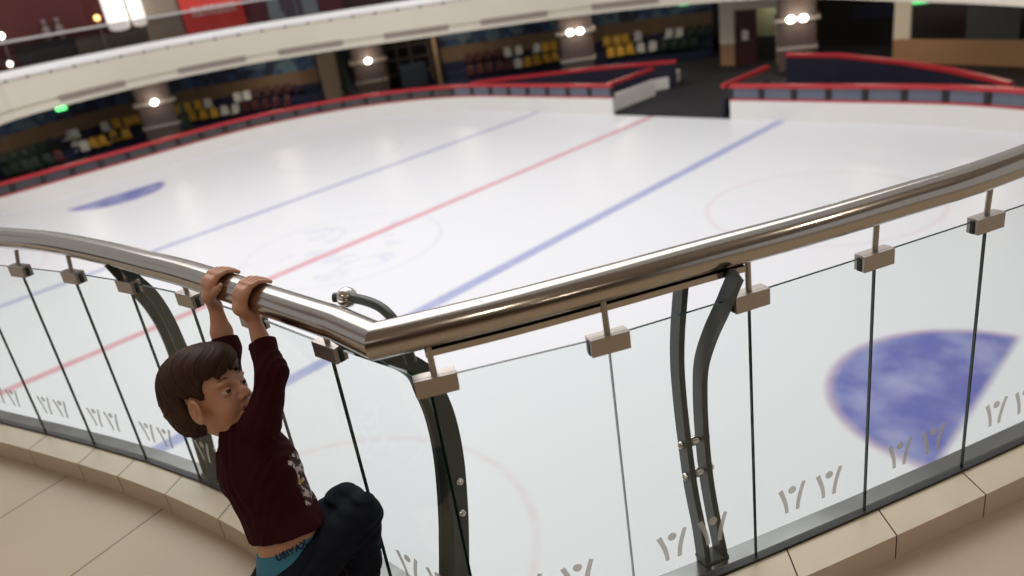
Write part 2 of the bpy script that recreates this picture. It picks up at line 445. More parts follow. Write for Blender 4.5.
# flat stiffening bar under the right arm
bar_path = [p for p in rail_R if corner[0]+.07 < p[0] < .545]
bar_path = [rail_R[0]+(rail_R[1]-rail_R[0])*.42]+bar_path[0:] if bar_path[0][0] > -.1 else bar_path
child(MB().sweep([p-Z3*.045 for p in bar_path], [(-.022,-.006),(-.022,.008),(.022,.008),(.022,-.006)]), 'stiffening_bar', STEEL, hr, ORG)
railpts = rail_L + rail_R[1:]
def nearest_rail(p):
    best = None
    for a, b in zip(railpts, railpts[1:]):
        ab = (b-a)[:2]; t = np.clip(((p-a)[:2]@ab)/(ab@ab), 0, 1); q = a+(b-a)*t; dd = np.hypot(*(q-p)[:2])
        if best is None or dd < best[0]: best = (dd, q)
    return best[1]
def clamp(p, d, first=False):
    p = np.array([*p[:2], 0.]); d = np.array([*d, 0.]); d /= np.linalg.norm(d); nv = np.array([-d[1], d[0], 0])
    c = p + Z3*(GT-.012)
    mb = MB(); ax = (d, nv, Z3); Lc = .088
    for s in (-1, 1): mb.box(c+nv*s*.0115, (Lc,.011,.040), ax, bev=.0012)
    mb.box(c+Z3*.0165, (Lc,.014,.008), ax)
    o = child(mb, 'clamp', CLAMP, hr, ORG)
    child(MB().box(c-Z3*.003, (Lc+.003,.0125,.032), ax), 'gasket', RUBBER, o, ORG)
    q = nearest_rail(p); top = q - Z3*(RT*.55)
    off = (q-p)[:2]; top[:2] = p[:2]+off*.22
    child(MB().cyl(c+Z3*.019, top, .0068, n=12), 'stem', CLAMP, o, ORG)
    sm = MB()
    for s in (-1, 1): sm.cyl(c+d*s*.028-nv*.017, c+d*s*.028-nv*.0186, .0042, n=10)
    return o
for i in range(1, nL): clamp(GL_L[i], np.array(GL_L[i+1])-np.array(GL_L[i-1]))
for i in range(1, len(GL_R)-1): clamp(GL_R[i], np.array(GL_R[i+1])-np.array(GL_R[i-1]))
clamp((GL_R[0][0]+.012, GL_R[0][1]+.004), np.array(GL_R[1])-np.array(GL_R[0]))

# ------------------------------------------------------------------ curved posts on the ice side
def blade(foot, d, prof, wd, tk, name, parent, org):
    d = np.array([*d,0.]); d /= np.linalg.norm(d); nv = np.array([-d[1], d[0], 0])
    pr = smooth_path([(o_, z_, 0) for o_, z_ in prof], 5); vs = []; fs = []
    for k, p in enumerate(pr):
        a = pr[max(k-1,0)]; b = pr[min(k+1,len(pr)-1)]; t = (b-a)[:2]; t /= np.linalg.norm(t); w = np.array([t[1], -t[0]])
        wk = wd*(1-.25*k/len(pr))
        for (s, q) in ((-1,-1),(1,-1),(1,1),(-1,1)):
            o_ = p[0]+s*wk/2*w[0]; z_ = p[1]+s*wk/2*w[1]
            vs.append(foot+nv*o_+Z3*z_+d*q*tk/2)
    for k in range(len(pr)-1):
        for i in range(4): fs.append((4*k+i, 4*k+(i+1)%4, 4*k+4+(i+1)%4, 4*k+4+i))
    fs += [(0,1,2,3), tuple(4*len(pr)-4+i for i in range(4))]
    mb = MB().add(vs, fs)
    return child(mb, name, BLADE, parent, org)
profA = [(0,-.02),(0,.07),(.013,.166),(.039,.276),(.055,.406),(.064,.519),(.065,.632),(.052,.730),(.030,.830),(.012,.905)]
profB = [(0,-.02),(0,.07),(.026,.174),(.048,.289),(.057,.423),(.054,.541),(.040,.629),(-.003,.724),(-.060,.82),(-.112,.912)]
def post(foot, d, label, pa, pb, sep, wd=.05, tk=.013):
    foot = np.array([*foot[:2], 0.]); dd = np.array([*d,0.]); dd /= np.linalg.norm(dd); nv = np.array([-dd[1], dd[0], 0])
    r = empty('railing_post', label, 'railing post', group='curved posts of the balustrade'); org = foot+Z3*.07; r.location = tuple(org)
    blade(foot-dd*sep/2, d, pa, wd, tk, 'blade', r, org); blade(foot+dd*sep/2, d, pb, wd, tk, 'blade', r, org)
    for z in (.315,.405):
        o_ = np.interp(z, [p[1] for p in pa], [p[0] for p in pa]); c = foot+nv*o_+Z3*z
        bm_ = MB().cyl(c-dd*(sep/2+.012), c+dd*(sep/2+.012), .007, n=12)
        bm_.sphere(c-dd*(sep/2+.010), .0105, 12, 8, (1,1,1)).sphere(c+dd*(sep/2+.010), .0105, 12, 8)
        bm_.cyl(c-dd*.008, c+dd*.008, .0125, n=14)
        child(bm_, 'bolt', CHROME, r, org)
    child(MB().box(foot+Z3*.074, (sep+.022,.050,.006), (dd,nv,Z3), bev=.002), 'base_plate', BLADE, r, org)
    return r, org, foot, dd, nv
post((.411,1.592), (.95,.30), 'dark green twin-blade curved post standing under the right rail', profA, profB, .052, .048, .016)
pLA = [(0,-.02),(0,.07),(.004,.199),(.013,.343),(.025,.520),(.020,.640),(0,.734),(-.032,.813),(-.068,.905)]
pLB = [(0,-.02),(0,.07),(.008,.174),(.020,.296),(.040,.471),(.036,.572),(.027,.682),(.006,.775),(-.030,.850),(-.055,.915)]
post((-1.150,2.352), (.73,-.68), 'dark green twin-blade curved post behind the boy\'s head', pLA, pLB, .046, .040, .012)
# corner post with ball finial
cdir = np.array([.69,-.72]); cfoot = at(454,590,.08)
def prof_px(foot, d, pts):
    d = np.array([*d,0.]); d /= np.linalg.norm(d); nv_ = np.array([-d[1],d[0],0]); out = [(0,-.02),(0,.07)]
    for x, y in pts:
        v = ray(x, y); t = ((np.array([*foot[:2],0])-EYE)@d)/(v@d); q = EYE+t*v; out.append((float((q[:2]-foot[:2])@nv_[:2]), float(q[2])))
    return out
pCA = prof_px(cfoot, cdir, [(454,550),(453,510),(449,460),(441,420),(430,392),(415,368),(398,348)])
pCB = prof_px(cfoot, cdir, [(454,550),(453,510),(449,460),(441,420),(430,392),(417,370)])
def to_rail(foot, d, pr):          # carry the blade on to the underside of the rail
    d = np.array([*d,0.]); d /= np.linalg.norm(d); nv_ = np.array([-d[1],d[0],0]); f_ = np.array([*foot[:2],0.])
    best = min(np.linspace(-.25,.1,71), key=lambda o: np.hypot(*(nearest_rail(f_+nv_*o)-f_-nv_*o)[:2]))
    return [p for p in pr if p[1] < .80]+[((pr[-1][0]*.3+best*.7), .865), (best, .915)]
pCA = to_rail(cfoot-np.array([*cdir,0])*.023, cdir, pCA); pCB = to_rail(cfoot+np.array([*cdir,0])*.023, cdir, pCB)
r, org, ft, dd, nv = post(cfoot, cdir, 'dark green curved corner post with a polished ball finial', pCA, pCB, .046, .056, .014)
b0 = at(347,297.5,.962)
curl = smooth_path([at(411,361,.83), at(404,342,.885), at(397,325,.935), at(383,309,.962), at(366,301,.968), b0, at(334,297.5,.962)], 5)
child(MB().tube(curl, [.013]*3+[.011]*(len(curl)-3), 12), 'curl', BLADE, r, org)
child(MB().sphere(b0, .0235, 24, 14), 'ball_finial', CHROME, r, org)

# ------------------------------------------------------------------ ice rink
ZI = -4.5; U0, V0 = -16.4, 9.6
HU, HV, CR = 17.1, 13.6, 8.8
UR = -15.9        # middle of the boards, a little off the red line
def D_of(p):
    u, v = UX@p[:2], VX@p[:2]
    x = abs(u-UR)-(HU-CR); y = abs(v-V0)-(HV-CR)
    return (math.hypot(x, y) if x > 0 and y > 0 else max(x, y))-CR
def ring(D, n=10):
    """rounded-rectangle outline at distance D outside the boards, as (u, v), counted from the far right corner round"""
    pts = []
    r = CR+D
    for cx, cy, a0 in ((HU-CR, HV-CR, 0), (-(HU-CR), HV-CR, 90), (-(HU-CR), -(HV-CR), 180), (HU-CR, -(HV-CR), 270)):
        for k in range(n+1):
            a = math.radians(a0+90*k/n); pts.append((UR+cx+r*math.cos(a), V0+cy+r*math.sin(a)))
    return pts
ice_m = mat('ice', (.80,.80,.83), .17, spec=.14)
N = NT(ice_m); nt = ice_m.node_tree; bs = nt.nodes['Principled BSDF']
tc = nt.nodes.new('ShaderNodeTexCoord'); sx = nt.nodes.new('ShaderNodeSeparateXYZ'); nt.links.new(tc.outputs['Object'], sx.inputs[0])
X, Y = sx.outputs[0], sx.outputs[1]          # local axes: x along the rink, y across
OBJ = tc.outputs['Object']
n1 = N.noise(OBJ, .35, 5); n2 = N.noise(OBJ, 2.2, 6)
col = N.mix(N.m('MULTIPLY', n1, .35), (.80,.80,.83), (.74,.76,.80))
scr = N.m('MULTIPLY', N.m('SUBTRACT', n2, .5), .35)
def paint(colr, mask, k=1.0, wear=.45):
    global col
    w = N.m('MULTIPLY', mask, N.m('SUBTRACT', k, N.m('MULTIPLY', N.m('ABSOLUTE', scr), wear*4)))
    col = N.mix(w, col, colr)
def circle(cx, cy, r, half, soft):
    dx = N.m('SUBTRACT', X, cx); dy = N.m('SUBTRACT', Y, cy)
    d = N.m('SQRT', N.m('ADD', N.m('MULTIPLY', dx, dx), N.m('MULTIPLY', dy, dy)))
    return N.band(N.m('SUBTRACT', d, r), half, soft), d
for cx in (-9.35, 9.35):
    for cy in (-6.6, 6.6):
        mk, d = circle(cx, cy, 2.45, .05, .04); paint((.62,.25,.30), mk, .20)
        paint((.62,.20,.24), N.band(d, .16, .05), .2)
mk, d = circle(0.1, .1, 2.5, .05, .05); paint((.30,.33,.55), mk, .17)
# worn, unreadable blue paint inside the centre circle
w1 = N.noise(OBJ, .9, 4)
blot = N.m('MULTIPLY', N.band(d, 2.3, .3), N.band(N.m('SUBTRACT', w1, .58), .025, .02)); paint((.28,.36,.62), blot, .24)
for xo, hw, cc, k in ((0.15,.13,(.66,.16,.23),.72), (-5.35,.13,(.22,.25,.52),.70), (5.0,.16,(.22,.25,.56),.70)):
    paint(cc, N.band(N.m('SUBTRACT', X, xo), hw, .03), k)
def crease(cx, cy, sgn, r):
    global col
    mk, d = circle(cx, cy, r, .05, .04)
    side = nt.nodes.new('ShaderNodeMapRange'); side.inputs['From Min'].default_value = -.06; side.inputs['From Max'].default_value = .06
    nt.links.new(N.m('MULTIPLY', N.m('SUBTRACT', X, cx), sgn), side.inputs['Value'])
    disc = N.m('MULTIPLY', N.band(d, r, .10), side.outputs[0])
    cl = N.noise(OBJ, 1.4, 5)
    paint((.62,.25,.32), N.m('MULTIPLY', N.band(d, r+.06, .06), side.outputs[0]), .5)
    paint(N.mix(N.m('MULTIPLY', N.m('SUBTRACT', cl, .42), 2.6), (.11,.14,.46), (.40,.45,.68)), disc, .95, .3)
crease(14.20, .33, -1, 1.80)
crease(-14.15, -.15, 1, 1.72)
nt.links.new(col, bs.inputs['Base Color'])
rg = N.m('ADD', .26, N.m('MULTIPLY', n2, .14)); nt.links.new(rg, bs.inputs['Roughness'])
mb = MB(); mb.prism([(u-U0, v-V0) for u, v in ring(.03)], -.12, 0)
ice = struct(mb.build('ice_sheet', ice_m))
cen = uv(U0, V0, ZI); ice.location = tuple(cen); ice.rotation_euler = (0, 0, math.atan2(UX[1], UX[0]))
RZ = ice.rotation_euler[2]

# lower concourse floor round the ice, its ceiling, and the soil below nothing else
outer = [(4,-10),(4,36),(-48,36),(-48,-10)]
mb = MB()
def ringband(mb, P0, P1, z, mi=0, flip=False):
    n = len(P0); vs = [uv(u, v, z) for u, v in P0]+[uv(u, v, z) for u, v in P1]
    mb.add(vs, [(i, (i+1)%n, n+(i+1)%n, n+i) for i in range(n)], mi)
P0 = ring(-.02); P1 = ring(14.0)
ringband(mb, P0, P1, ZI-.02); ringband(mb, P0, P1, ZI-.3)
n_ = len(P0)
struct(mb.build('floor_lower', RUBFLOOR))

# rink boards: white dasher, screens between dark posts, red cap rail; a gap at the resurfacer gate
GATE = (-17.95, -13.15)
boards = empty('rink_boards', 'white rink boards with low dark screens under a red cap rail', 'rink boards')
ou = [p for p in ring(.06, 14)]
# start just left of the gate and go round through the left end, and right of the gate through the right end
straight = [(u, v) for u, v in ou]
i_far_left = 15       # first point of the far left corner arc
left_path = [(GATE[0], V0+HV+.06)] + ou[15:31]
right_path = [(GATE[1], V0+HV+.06)] + list(reversed(ou[0:15])) + [ou[59-0]]
right_path = [(GATE[1], V0+HV+.06)] + list(reversed(ou[0:15])) + list(reversed(ou[45:60]))
def P3(p, z): return uv(p[0], p[1], z)
ORB = uv(U0, V0+HV, ZI); boards.location = tuple(ORB)
npost = 0
for path in (left_path, right_path):
    pth = resample([P3(p, 0) for p in path], .55)
    child(MB().sweep([p+Z3*ZI for p in pth], [(-.06,0),(-.06,.62),(.06,.62),(.06,0)]), 'dasher', WHITEP, boards, ORB)
    child(MB().sweep([p+Z3*(ZI+.62) for p in pth], [(-.07,0),(-.07,.05),(.07,.05),(.07,0)]), 'kick_strip', REDP, boards, ORB)
    child(MB().sweep([p+Z3*(ZI+1.02) for p in pth], [(-.09,0),(-.09,.11),(.09,.11),(.09,0)]), 'cap_rail', REDP, boards, ORB)
    q = resample([P3(p, 0) for p in path], 1.08)
    for a, b in zip(q, q[1:]):
        if UX@((a+b)[:2]/2) < -40 or VX@(a[:2]) < 4.5: continue
        d = b-a; L = np.linalg.norm(d); d /= L; nv = np.array([-d[1], d[0], 0])
        child(MB().box((a+b)/2+Z3*(ZI+.845), (L-.20,.02,.35), (d,nv,Z3)), 'screen', SCREEN if UX@(a[:2]) > -25.5 else SCREEN_B, boards, ORB)
        child(MB().box(a+Z3*(ZI+.845), (.16,.10,.35), (d,nv,Z3)), 'post', RUBBER, boards, ORB)

# players' boxes behind the boards
def box_area(label, pts, ret_u, loc):
    r = empty('players_box', label, 'players box'); o0 = uv(*loc, ZI); r.location = tuple(o0)
    p = [P3(q, 0) for q in pts]
    child(MB().sweep([q+Z3*(ZI+.98) for q in p], [(-.07,0),(-.07,.13),(.07,.13),(.07,0)]), 'cap_rail', REDP, r, o0)
    child(MB().sweep([q+Z3*ZI for q in p], [(-.03,0),(-.03,.98),(.03,.98),(.03,0)]), 'back_panel', BOXNAVY, r, o0)
    a, b = uv(ret_u, V0+HV+.2, 0), uv(ret_u, V0+HV+3.3, 0)
    child(MB().sweep([a+Z3*(ZI+.98), b+Z3*(ZI+.98)], [(-.07,0),(-.07,.12),(.07,.12),(.07,0)]), 'side_rail', REDP, r, o0)
    child(MB().sweep([a+Z3*ZI, b+Z3*ZI], [(-.05,0),(-.05,.62),(.05,.62),(.05,0)]), 'side_panel', WHITEP if ret_u < -15 else BOXNAVY, r, o0)
    return r
r1 = box_area('players box with a red back rail left of the dark gate ramp', [(-26.0,23.75),(-25.2,24.4),(-23.8,25.3),(-21.2,26.8),(-18.2,27.95)], -18.35, (-20,25))
r2 = box_area('players box with a red back rail right of the dark gate ramp', [(-13.9,28.8),(-11.75,28.4),(-9.2,27.0),(-7.3,25.6),(-6.0,24.4),(-5.3,23.7)], -13.5, (-10,25))
# low white kerb wall closing the ramp on the left
tag(MB().sweep([at(651,91.5,ZI), at(673,87,ZI), at(679,80,ZI)], [(-.06,0),(-.06,.45),(.06,.45),(.06,0)]).build('ramp_kerb', WHITEP, None, at(673,87,ZI)), 'low white kerb wall along the left of the dark gate ramp', 'kerb wall')

# ------------------------------------------------------------------ lower level: seats, walls, columns
ROW1 = [at(x, y, -3.85) for x, y in ((-30,186),(5,175),(40,166),(70,157.5),(97,147),(127,137.5),(160,129),(200,119),(235,112.5),(270,107),(300,102))]
def seat(p, back, col_m, label, group, proto={}):
    """a tip-up plastic stadium seat: pan, curved back, bracket"""
    key = col_m.name
    if key not in proto:
        r = empty('stadium_seat', label, 'seat', group=group)
        W = .40
        vs = []; fs = []
        for k, t in enumerate(np.linspace(0,1,6)):            # back: rounded shell leaning backwards
            z = .42*t; y = .20+.09*t
            for i in range(7):
                x = (i/6-.5)*W*(1-.18*max(0,t-.6)/.4); yy = y-.10*abs(i/6-.5)**2*2
                vs.append((x, yy, z))
        for k in range(5):
            for i in range(6): fs.append((7*k+i, 7*k+i+1, 7*k+8+i, 7*k+7+i))
        nb = len(vs); vs += [(v[0], v[1]+.03, v[2]) for v in vs]; fs += [tuple(nb+i for i in reversed(f)) for f in fs]
        bd = list(range(7))+[7*k+6 for k in range(1,6)]+[35+i for i in range(5,-1,-1)]+[7*k for k in range(4,0,-1)]
        fs += [(bd[i], bd[(i+1)%len(bd)], nb+bd[(i+1)%len(bd)], nb+bd[i]) for i in range(len(bd))]
        mb_ = MB().add(vs, fs, 0, True); mb_.build('backrest', col_m, r)
        MB().box((0,-.0,.02), (W,.42,.06), bev=.02).build('seat_pan', col_m, r)
        m2 = MB(); m2.box((0,.12,-.12), (.10,.10,.24)); m2.box((0,.02,-.03), (.30,.30,.03)); m2.build('bracket', RUBBER, r)
        proto[key] = r
    else:
        s0 = proto[key]; r = s0.copy(); COL.objects.link(r)
        for ch in s0.children:
            c = ch.copy(); COL.objects.link(c); c.parent = r
        r['label'] = label; r['group'] = group
    r.location = tuple(p); r.rotation_euler = (0, 0, math.atan2(back[1], back[0])-PI/2)
    return r
SEATM = {'yellow': mat('yellow_seat', (.62,.36,.025), .4), 'white': mat('white_seat', (.60,.60,.58), .4),
         'red': mat('red_seat', (.05,.003,.006), .55), 'green': mat('green_seat', (.003,.016,.008), .55)}
CENTER = uv(U0, V0, 0)
rows = {
 'lower left': (-3.85, [(10,174.5,'green'),(20,172,'green'),(30,169.5,'green'),(40,166.5,'green'),(51,163,'green'),(62,160,'red'),(75,151.5,'white'),(86,150,'white'),(97,146.5,'yellow'),(107,144,'yellow'),(118,139.8,'yellow'),(128,137.5,'yellow'),
      (193,120.5,'yellow'),(204,118.5,'yellow'),(215,116.5,'yellow'),(225,114.5,'white'),(235,113,'white'),(246,111.5,'red'),(256,109.5,'red'),(266,108,'red'),(276,106.5,'red'),(287,105,'red')]),
 'upper left': (-3.42, [(8,163,'green'),(18,160,'green'),(28,157,'green'),(38,154,'green'),(48,150.5,'green'),(57,147,'green'),(67,140,'white'),(77,138,'white'),(108,130.6,'white'),(119,127.5,'yellow'),(129.5,125.5,'yellow'),(139,123,'yellow'),
      (178.6,113.4,'yellow'),(189,111,'yellow'),(199,109,'yellow'),(209,107.2,'white'),(238.5,101.3,'white'),(248,99.5,'white'),(258,97.5,'red'),(268,95.5,'red'),(278,93.8,'red'),(288,92,'red'),(299,90,'red')]),
 'lower middle': (-3.85, [(471,74.5,'red'),(480.5,73,'red'),(490,71.5,'red'),(500,70,'red'),(509,68.8,'red'),(519,67.2,'white'),(528.8,65.6,'yellow'),(538.5,63.8,'yellow'),(548.5,61.8,'yellow'),(557,60,'yellow')]),
 'upper middle': (-3.42, [(469,62.5,'red'),(478.5,61,'red'),(488.5,59.3,'red'),(498.5,57.6,'red'),(508.5,56,'white'),(519,54.3,'white'),(536.5,52.2,'white'),(546,51.2,'yellow'),(555,49.5,'yellow')]),
 'lower right': (-3.85, [(611,56.5,'yellow'),(621,55.2,'yellow'),(631,53.6,'yellow'),(641.5,51.8,'white'),(652.5,50.5,'white'),(663,49.5,'green'),(673,48.3,'green'),(683,47.2,'green'),(693,46.2,'green')]),
 'upper right': (-3.42, [(607,45.5,'yellow'),(617,44.3,'yellow'),(627.5,42.8,'yellow'),(638,40.3,'white'),(668,38,'white'),(678.5,37,'white'),(689,36,'green'),(699,35,'green'),(708,34,'green')]),
}
tiers = []
where = {'left': 'left of the fir tree', 'middle': 'between the two middle columns', 'right': 'right of the third column'}
for rname, (z, lst) in rows.items():
    lev, side = rname.split()
    pos = [at(x, y, z-.10) for x, y, c in lst]
    for k, ((x, y, c), p) in enumerate(zip(lst, pos)):
        a = pos[max(k-1,0)]; b = pos[min(k+1,len(pos)-1)]
        if side == 'left' and k and np.linalg.norm((pos[k]-pos[k-1])) > 1.6: a = pos[k]
        if side == 'left' and k < len(pos)-1 and np.linalg.norm((pos[k]-pos[k+1])) > 1.6: b = pos[k]
        t = (b-a)[:2]
        back = np.array([-t[1], t[0]]); back /= np.linalg.norm(back)
        if back@(CENTER[:2]-p[:2]) > 0: back = -back
        same = [j for j, q in enumerate(lst) if q[2] == c]
        j = same.index(k); runs = [[same[0]]]
        for s_i in same[1:]:
            if s_i == runs[-1][-1]+1: runs[-1].append(s_i)
            else: runs.append([s_i])
        run = [r_ for r_ in runs if k in r_][0]
        prev = lst[run[0]-1][2] if run[0] else None
        nth = ordn[run.index(k)]
        posn = ('%s from left' % nth) if len(run) > 1 else 'standing alone'
        if len(runs) > 1:
            ri = runs.index(run)
            if side == 'left': posn += (', right' if x > 160 else ', left') + ' of the column'
            elif len(run) == 1 or ri: posn += ', %s run' % ordn[ri]
        seat(p, back, SEATM[c], '%s seat, %s row of %s stand, %s' % (c, lev, side, posn), '%s seats of the far stands' % c)
    tiers.append((rname, pos))
# stepped stand under the seats, one for each bank
def outward(P):
    out = []
    for k, p in enumerate(P):
        t = (P[min(k+1,len(P)-1)]-P[max(k-1,0)])[:2]; b_ = np.array([-t[1], t[0]]); b_ /= np.linalg.norm(b_)
        if b_@(CENTER[:2]-p[:2]) > 0: b_ = -b_
        out.append(np.array([b_[0], b_[1], 0.]))
    return out
def stand(label, A, B):
    r = empty('seating_stand', label, 'seating stand'); o0 = np.array([*A[len(A)//2][:2], ZI]); r.location = tuple(o0)
    oa = outward(A)
    for (lo, hi, zt, nm) in ((-.35,.42,-4.20,'step'), (.52,1.75,-3.78,'step')):
        p0 = [p+o*lo for p, o in zip(A, oa)]; p1 = [p+o*hi for p, o in zip(A, oa)]
        child(MB().prism([(p[0],p[1]) for p in p0]+[(p[0],p[1]) for p in reversed(p1)], ZI, zt), nm, NAVY, r, o0)
def sub(P, step=1.2): return resample(P, step)
AL = [at(x, y, -3.95) for x, y in ((-20,182),(10,174.5),(40,166.5),(62,159),(97,147),(128,138),(165,127.5),(204,118.8),(235,113),(266,108),(300,103),(322,99))]
AM = [at(x, y, -3.95) for x, y in ((446,78),(471,74.5),(500,70),(528,65.6),(560,59.5),(575,58))]
AR = [at(x, y, -3.95) for x, y in ((596,58.5),(621,55.2),(652,50.5),(683,47.2),(712,44))]
stand('stepped navy stand under the seats at the left end', sub(AL), None)
stand('stepped navy stand under the red and yellow seats in the middle', sub(AM), None)
stand('stepped navy stand under the yellow and green seats on the right', sub(AR), None)
# outer wall behind the stands: navy dado, brown band, dark poster band
def wall_run(name, A, off, hband, extra=0):
    oa = outward(A); P = [p+o*off for p, o in zip(A, oa)]; P = [np.array([p[0],p[1],0]) for p in P]
    sgn = 1
    bands = [(ZI,hband[0],NAVY),(hband[0],hband[1],BROWN),(hband[1],-1.0,POSTER)]
    mb_ = MB()
    for i, (z0, z1, m_) in enumerate(bands): mb_.sweep(P, [(-.1,z0),(-.1,z1),(.1,z1),(.1,z0)], mi=i)
    return struct(mb_.build(name, [b_[2] for b_ in bands]))
POSTER = mat('poster_band', (.03,.05,.11), .5)
Np = NT(POSTER); ntp = POSTER.node_tree; bsp = ntp.nodes['Principled BSDF']
gp = ntp.nodes.new('ShaderNodeNewGeometry'); vo = ntp.nodes.new('ShaderNodeTexVoronoi'); vo.inputs['Scale'].default_value = .55
ntp.links.new(gp.outputs['Position'], vo.inputs['Vector'])
nzp = Np.noise(gp.outputs['Position'], 1.6, 4); sepc = ntp.nodes.new('ShaderNodeSeparateColor'); ntp.links.new(vo.outputs['Color'], sepc.inputs[0])
cp = Np.mix(Np.m('GREATER_THAN', sepc.outputs[0], .5), (.010,.018,.05), (.10,.17,.22))
cp = Np.mix(Np.m('GREATER_THAN', nzp, .52), cp, (.03,.07,.16))
ntp.links.new(cp, bsp.inputs['Base Color'])
wall_run('wall_left', sub(AL), 2.1, (-3.30,-2.60))
wall_run('wall_back', sub([at(x, y, -3.95) for x, y in ((440,79),(471,74.5),(500,70),(528,65.6),(560,60.5),(600,58),(652,50.5),(683,47.2),(722,42.5))]), 2.1, (-3.40,-2.62))
# door wall, dark recess and window wall on the right
def wpt(x, y, z): return at(x, y, z)
def vq(mb_, a, b, z0, z1, t=.2, mi=0):
    a = np.array([*a[:2],0.]); b = np.array([*b[:2],0.]); d = b-a; L = np.linalg.norm(d); d /= L; nv = np.array([-d[1],d[0],0])
    if nv@(CENTER-a) > 0: nv = -nv
    mb_.box((a+b)/2+nv*t/2+Z3*(z0+z1)/2, (L,t,z1-z0), (d,nv,Z3), mi); return mb_
dW0, dW1, dW2, dW3 = [uv(u, 32.4, 0) for u in (-18.75,-18.05,-16.1,-15.55)]
mb = MB()
for a, b in ((dW0,dW1),(dW2,dW3)):
    vq(mb, a, b, ZI, -3.55, mi=1); vq(mb, a, b, -3.55, -1.0, mi=0)
vq(mb, dW1, dW2, -2.15, -1.0, mi=0)
struct(mb.build('wall_gate', [CREAM, TAN]))
back0, back1 = uv(-18.05,33.9,0), uv(-16.1,33.9,0)
PALEG = mat('pale_corridor', (.24,.25,.16), .8)
mb = MB(); vq(mb, back0, back1, -3.5, -1.0, mi=0); vq(mb, back0, back1, ZI, -3.5, mi=1)
struct(mb.build('wall_corridor', [PALEG, DARK]))
dd0 = uv(-18.02,32.45,0); dd1 = uv(-17.05,32.5,0)
dm = mat('dark_red_door', (.05,.006,.008), .45)
door = vq(MB(), dd0, dd1, ZI+.02, -2.17, .06).build('door_1', dm); struct(door)
ntc = (dd0*.5+dd1*.5); dn = np.array([VX[0],VX[1],0])
tag(MB().box(ntc-dn*.045+Z3*(-3.22), (.30,.012,.42), (np.array([UX[0],UX[1],0]),dn,Z3)).build('notice_sheet', SIGNWHITE), 'white paper notice taped on the dark red door', 'notice')
tag(MB().box(ntc+np.array([UX[0],UX[1],0])*.36-dn*.05+Z3*(-3.45), (.05,.09,.16), (np.array([UX[0],UX[1],0]),dn,Z3), bev=.01).build('door_handle', CHROME, door), None)
# dark recess between column and window wall
mb = MB()
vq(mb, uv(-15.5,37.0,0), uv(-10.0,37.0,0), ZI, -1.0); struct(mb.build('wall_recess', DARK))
tag(vq(MB(), uv(-14.4,36.2,0), uv(-11.6,36.2,0), -3.3, -2.75, .08).build('recess_board', NAVY, None, None), 'dim blue board in the dark recess beside the window wall', 'board')
# window wall on the right, running towards us
wl = [uv(-11.35,32.4,0), uv(-10.75,32.4,0), uv(-5.6,31.0,0), uv(1.5,26.0,0), uv(5.5,18,0)]
mb = MB()
for a, b in zip(wl, wl[1:]): vq(mb, a, b, ZI, -3.62, mi=1)
vq(mb, wl[0], wl[1], -3.62, -1.0, mi=0)
for a, b in zip(wl[1:], wl[2:]): vq(mb, a, b, -2.32, -1.0, mi=0)
struct(mb.build('wall_window', [CREAM, TAN]))
WG = mat('dark_window_glass', (.012,.010,.010), .25); WG2 = mat('grey_blind', (.045,.052,.055), .5)
a, b = wl[1], wl[2]
for k, (f0, f1, m_) in enumerate(((.01,.40,WG),(.40,.74,WG2),(.74,.99,WG))):
    o = vq(MB(), a+(b-a)*f0, a+(b-a)*f1, -3.6, -2.34, .08).build('window_%d' % (k+1), m_); struct(o)
o = vq(MB(), wl[2], wl[3], -3.6, -2.34, .08).build('window_4', WG); struct(o)

# columns with a lit collar
def column(label, c, half, lamps, tone, lampxy):
    r = empty('clad_column', label, 'column', group='clad columns round the rink'); c = np.array([c[0],c[1],ZI]); r.location = tuple(c)
    tov = (np.array([0,0])-c[:2]); tov /= np.linalg.norm(tov); sd = np.array([-tov[1], tov[0], 0.]); fw = np.array([tov[0],tov[1],0.])
    ax = (sd, fw, Z3)
    child(MB().box(c+Z3*1.75, (half*2,half*1.6,3.5), ax, bev=.12), 'shaft', COLM, r, c)
    for s in (-1,0,1):
        child(MB().box(c+sd*s*half*.62+fw*(half*.80+.012)+Z3*1.4, (.04,.03,2.6), ax), 'rib', COLM, r, c)
    child(MB().box(c+Z3*(lampxy-.02-ZI), (half*2+.28,half*1.6+.28,.16), ax, bev=.03), 'collar', COLLAR, r, c)
    child(MB().box(c+Z3*.98, (half*2+.10,half*1.6+.10,.13), ax, bev=.03), 'lower_band', COLLAR, r, c)
    for k in range(lamps):
        p = c+fw*(half*.8+.30)+sd*((k-.5)*.46 if lamps == 2 else 0)+Z3*(lampxy+.02-ZI)
        o = child(MB().sphere(p, .15, 14, 8, (1,1,.8)), 'lamp', LAMP, r, c)
        child(MB().cyl(p-fw*.3, p-fw*.10, .05, .07), 'lamp_arm', COLLAR, o, c)
C1 = far(157,110,41.2); C2 = far(370,70,42.8); C3 = far(576,40,38.6); C4 = far(797,30,34.3)
for lb, c, nlp, half, lz in (('brown clad column with one white lamp at the left end', C1, 1, .80, far(152,103,40.4)[2]), ('brown clad column with one white lamp beside the fir tree', C2, 1, .82, far(368,61,42)[2]),
                 ('brown clad column between the middle and right seat banks', C3, 2, .78, far(573,32,37.9)[2]), ('brown clad column with two lamps right of the dark red door', C4, 2, .72, far(798,19,33.5)[2])):
    column(lb, c, half, nlp, None, lz)
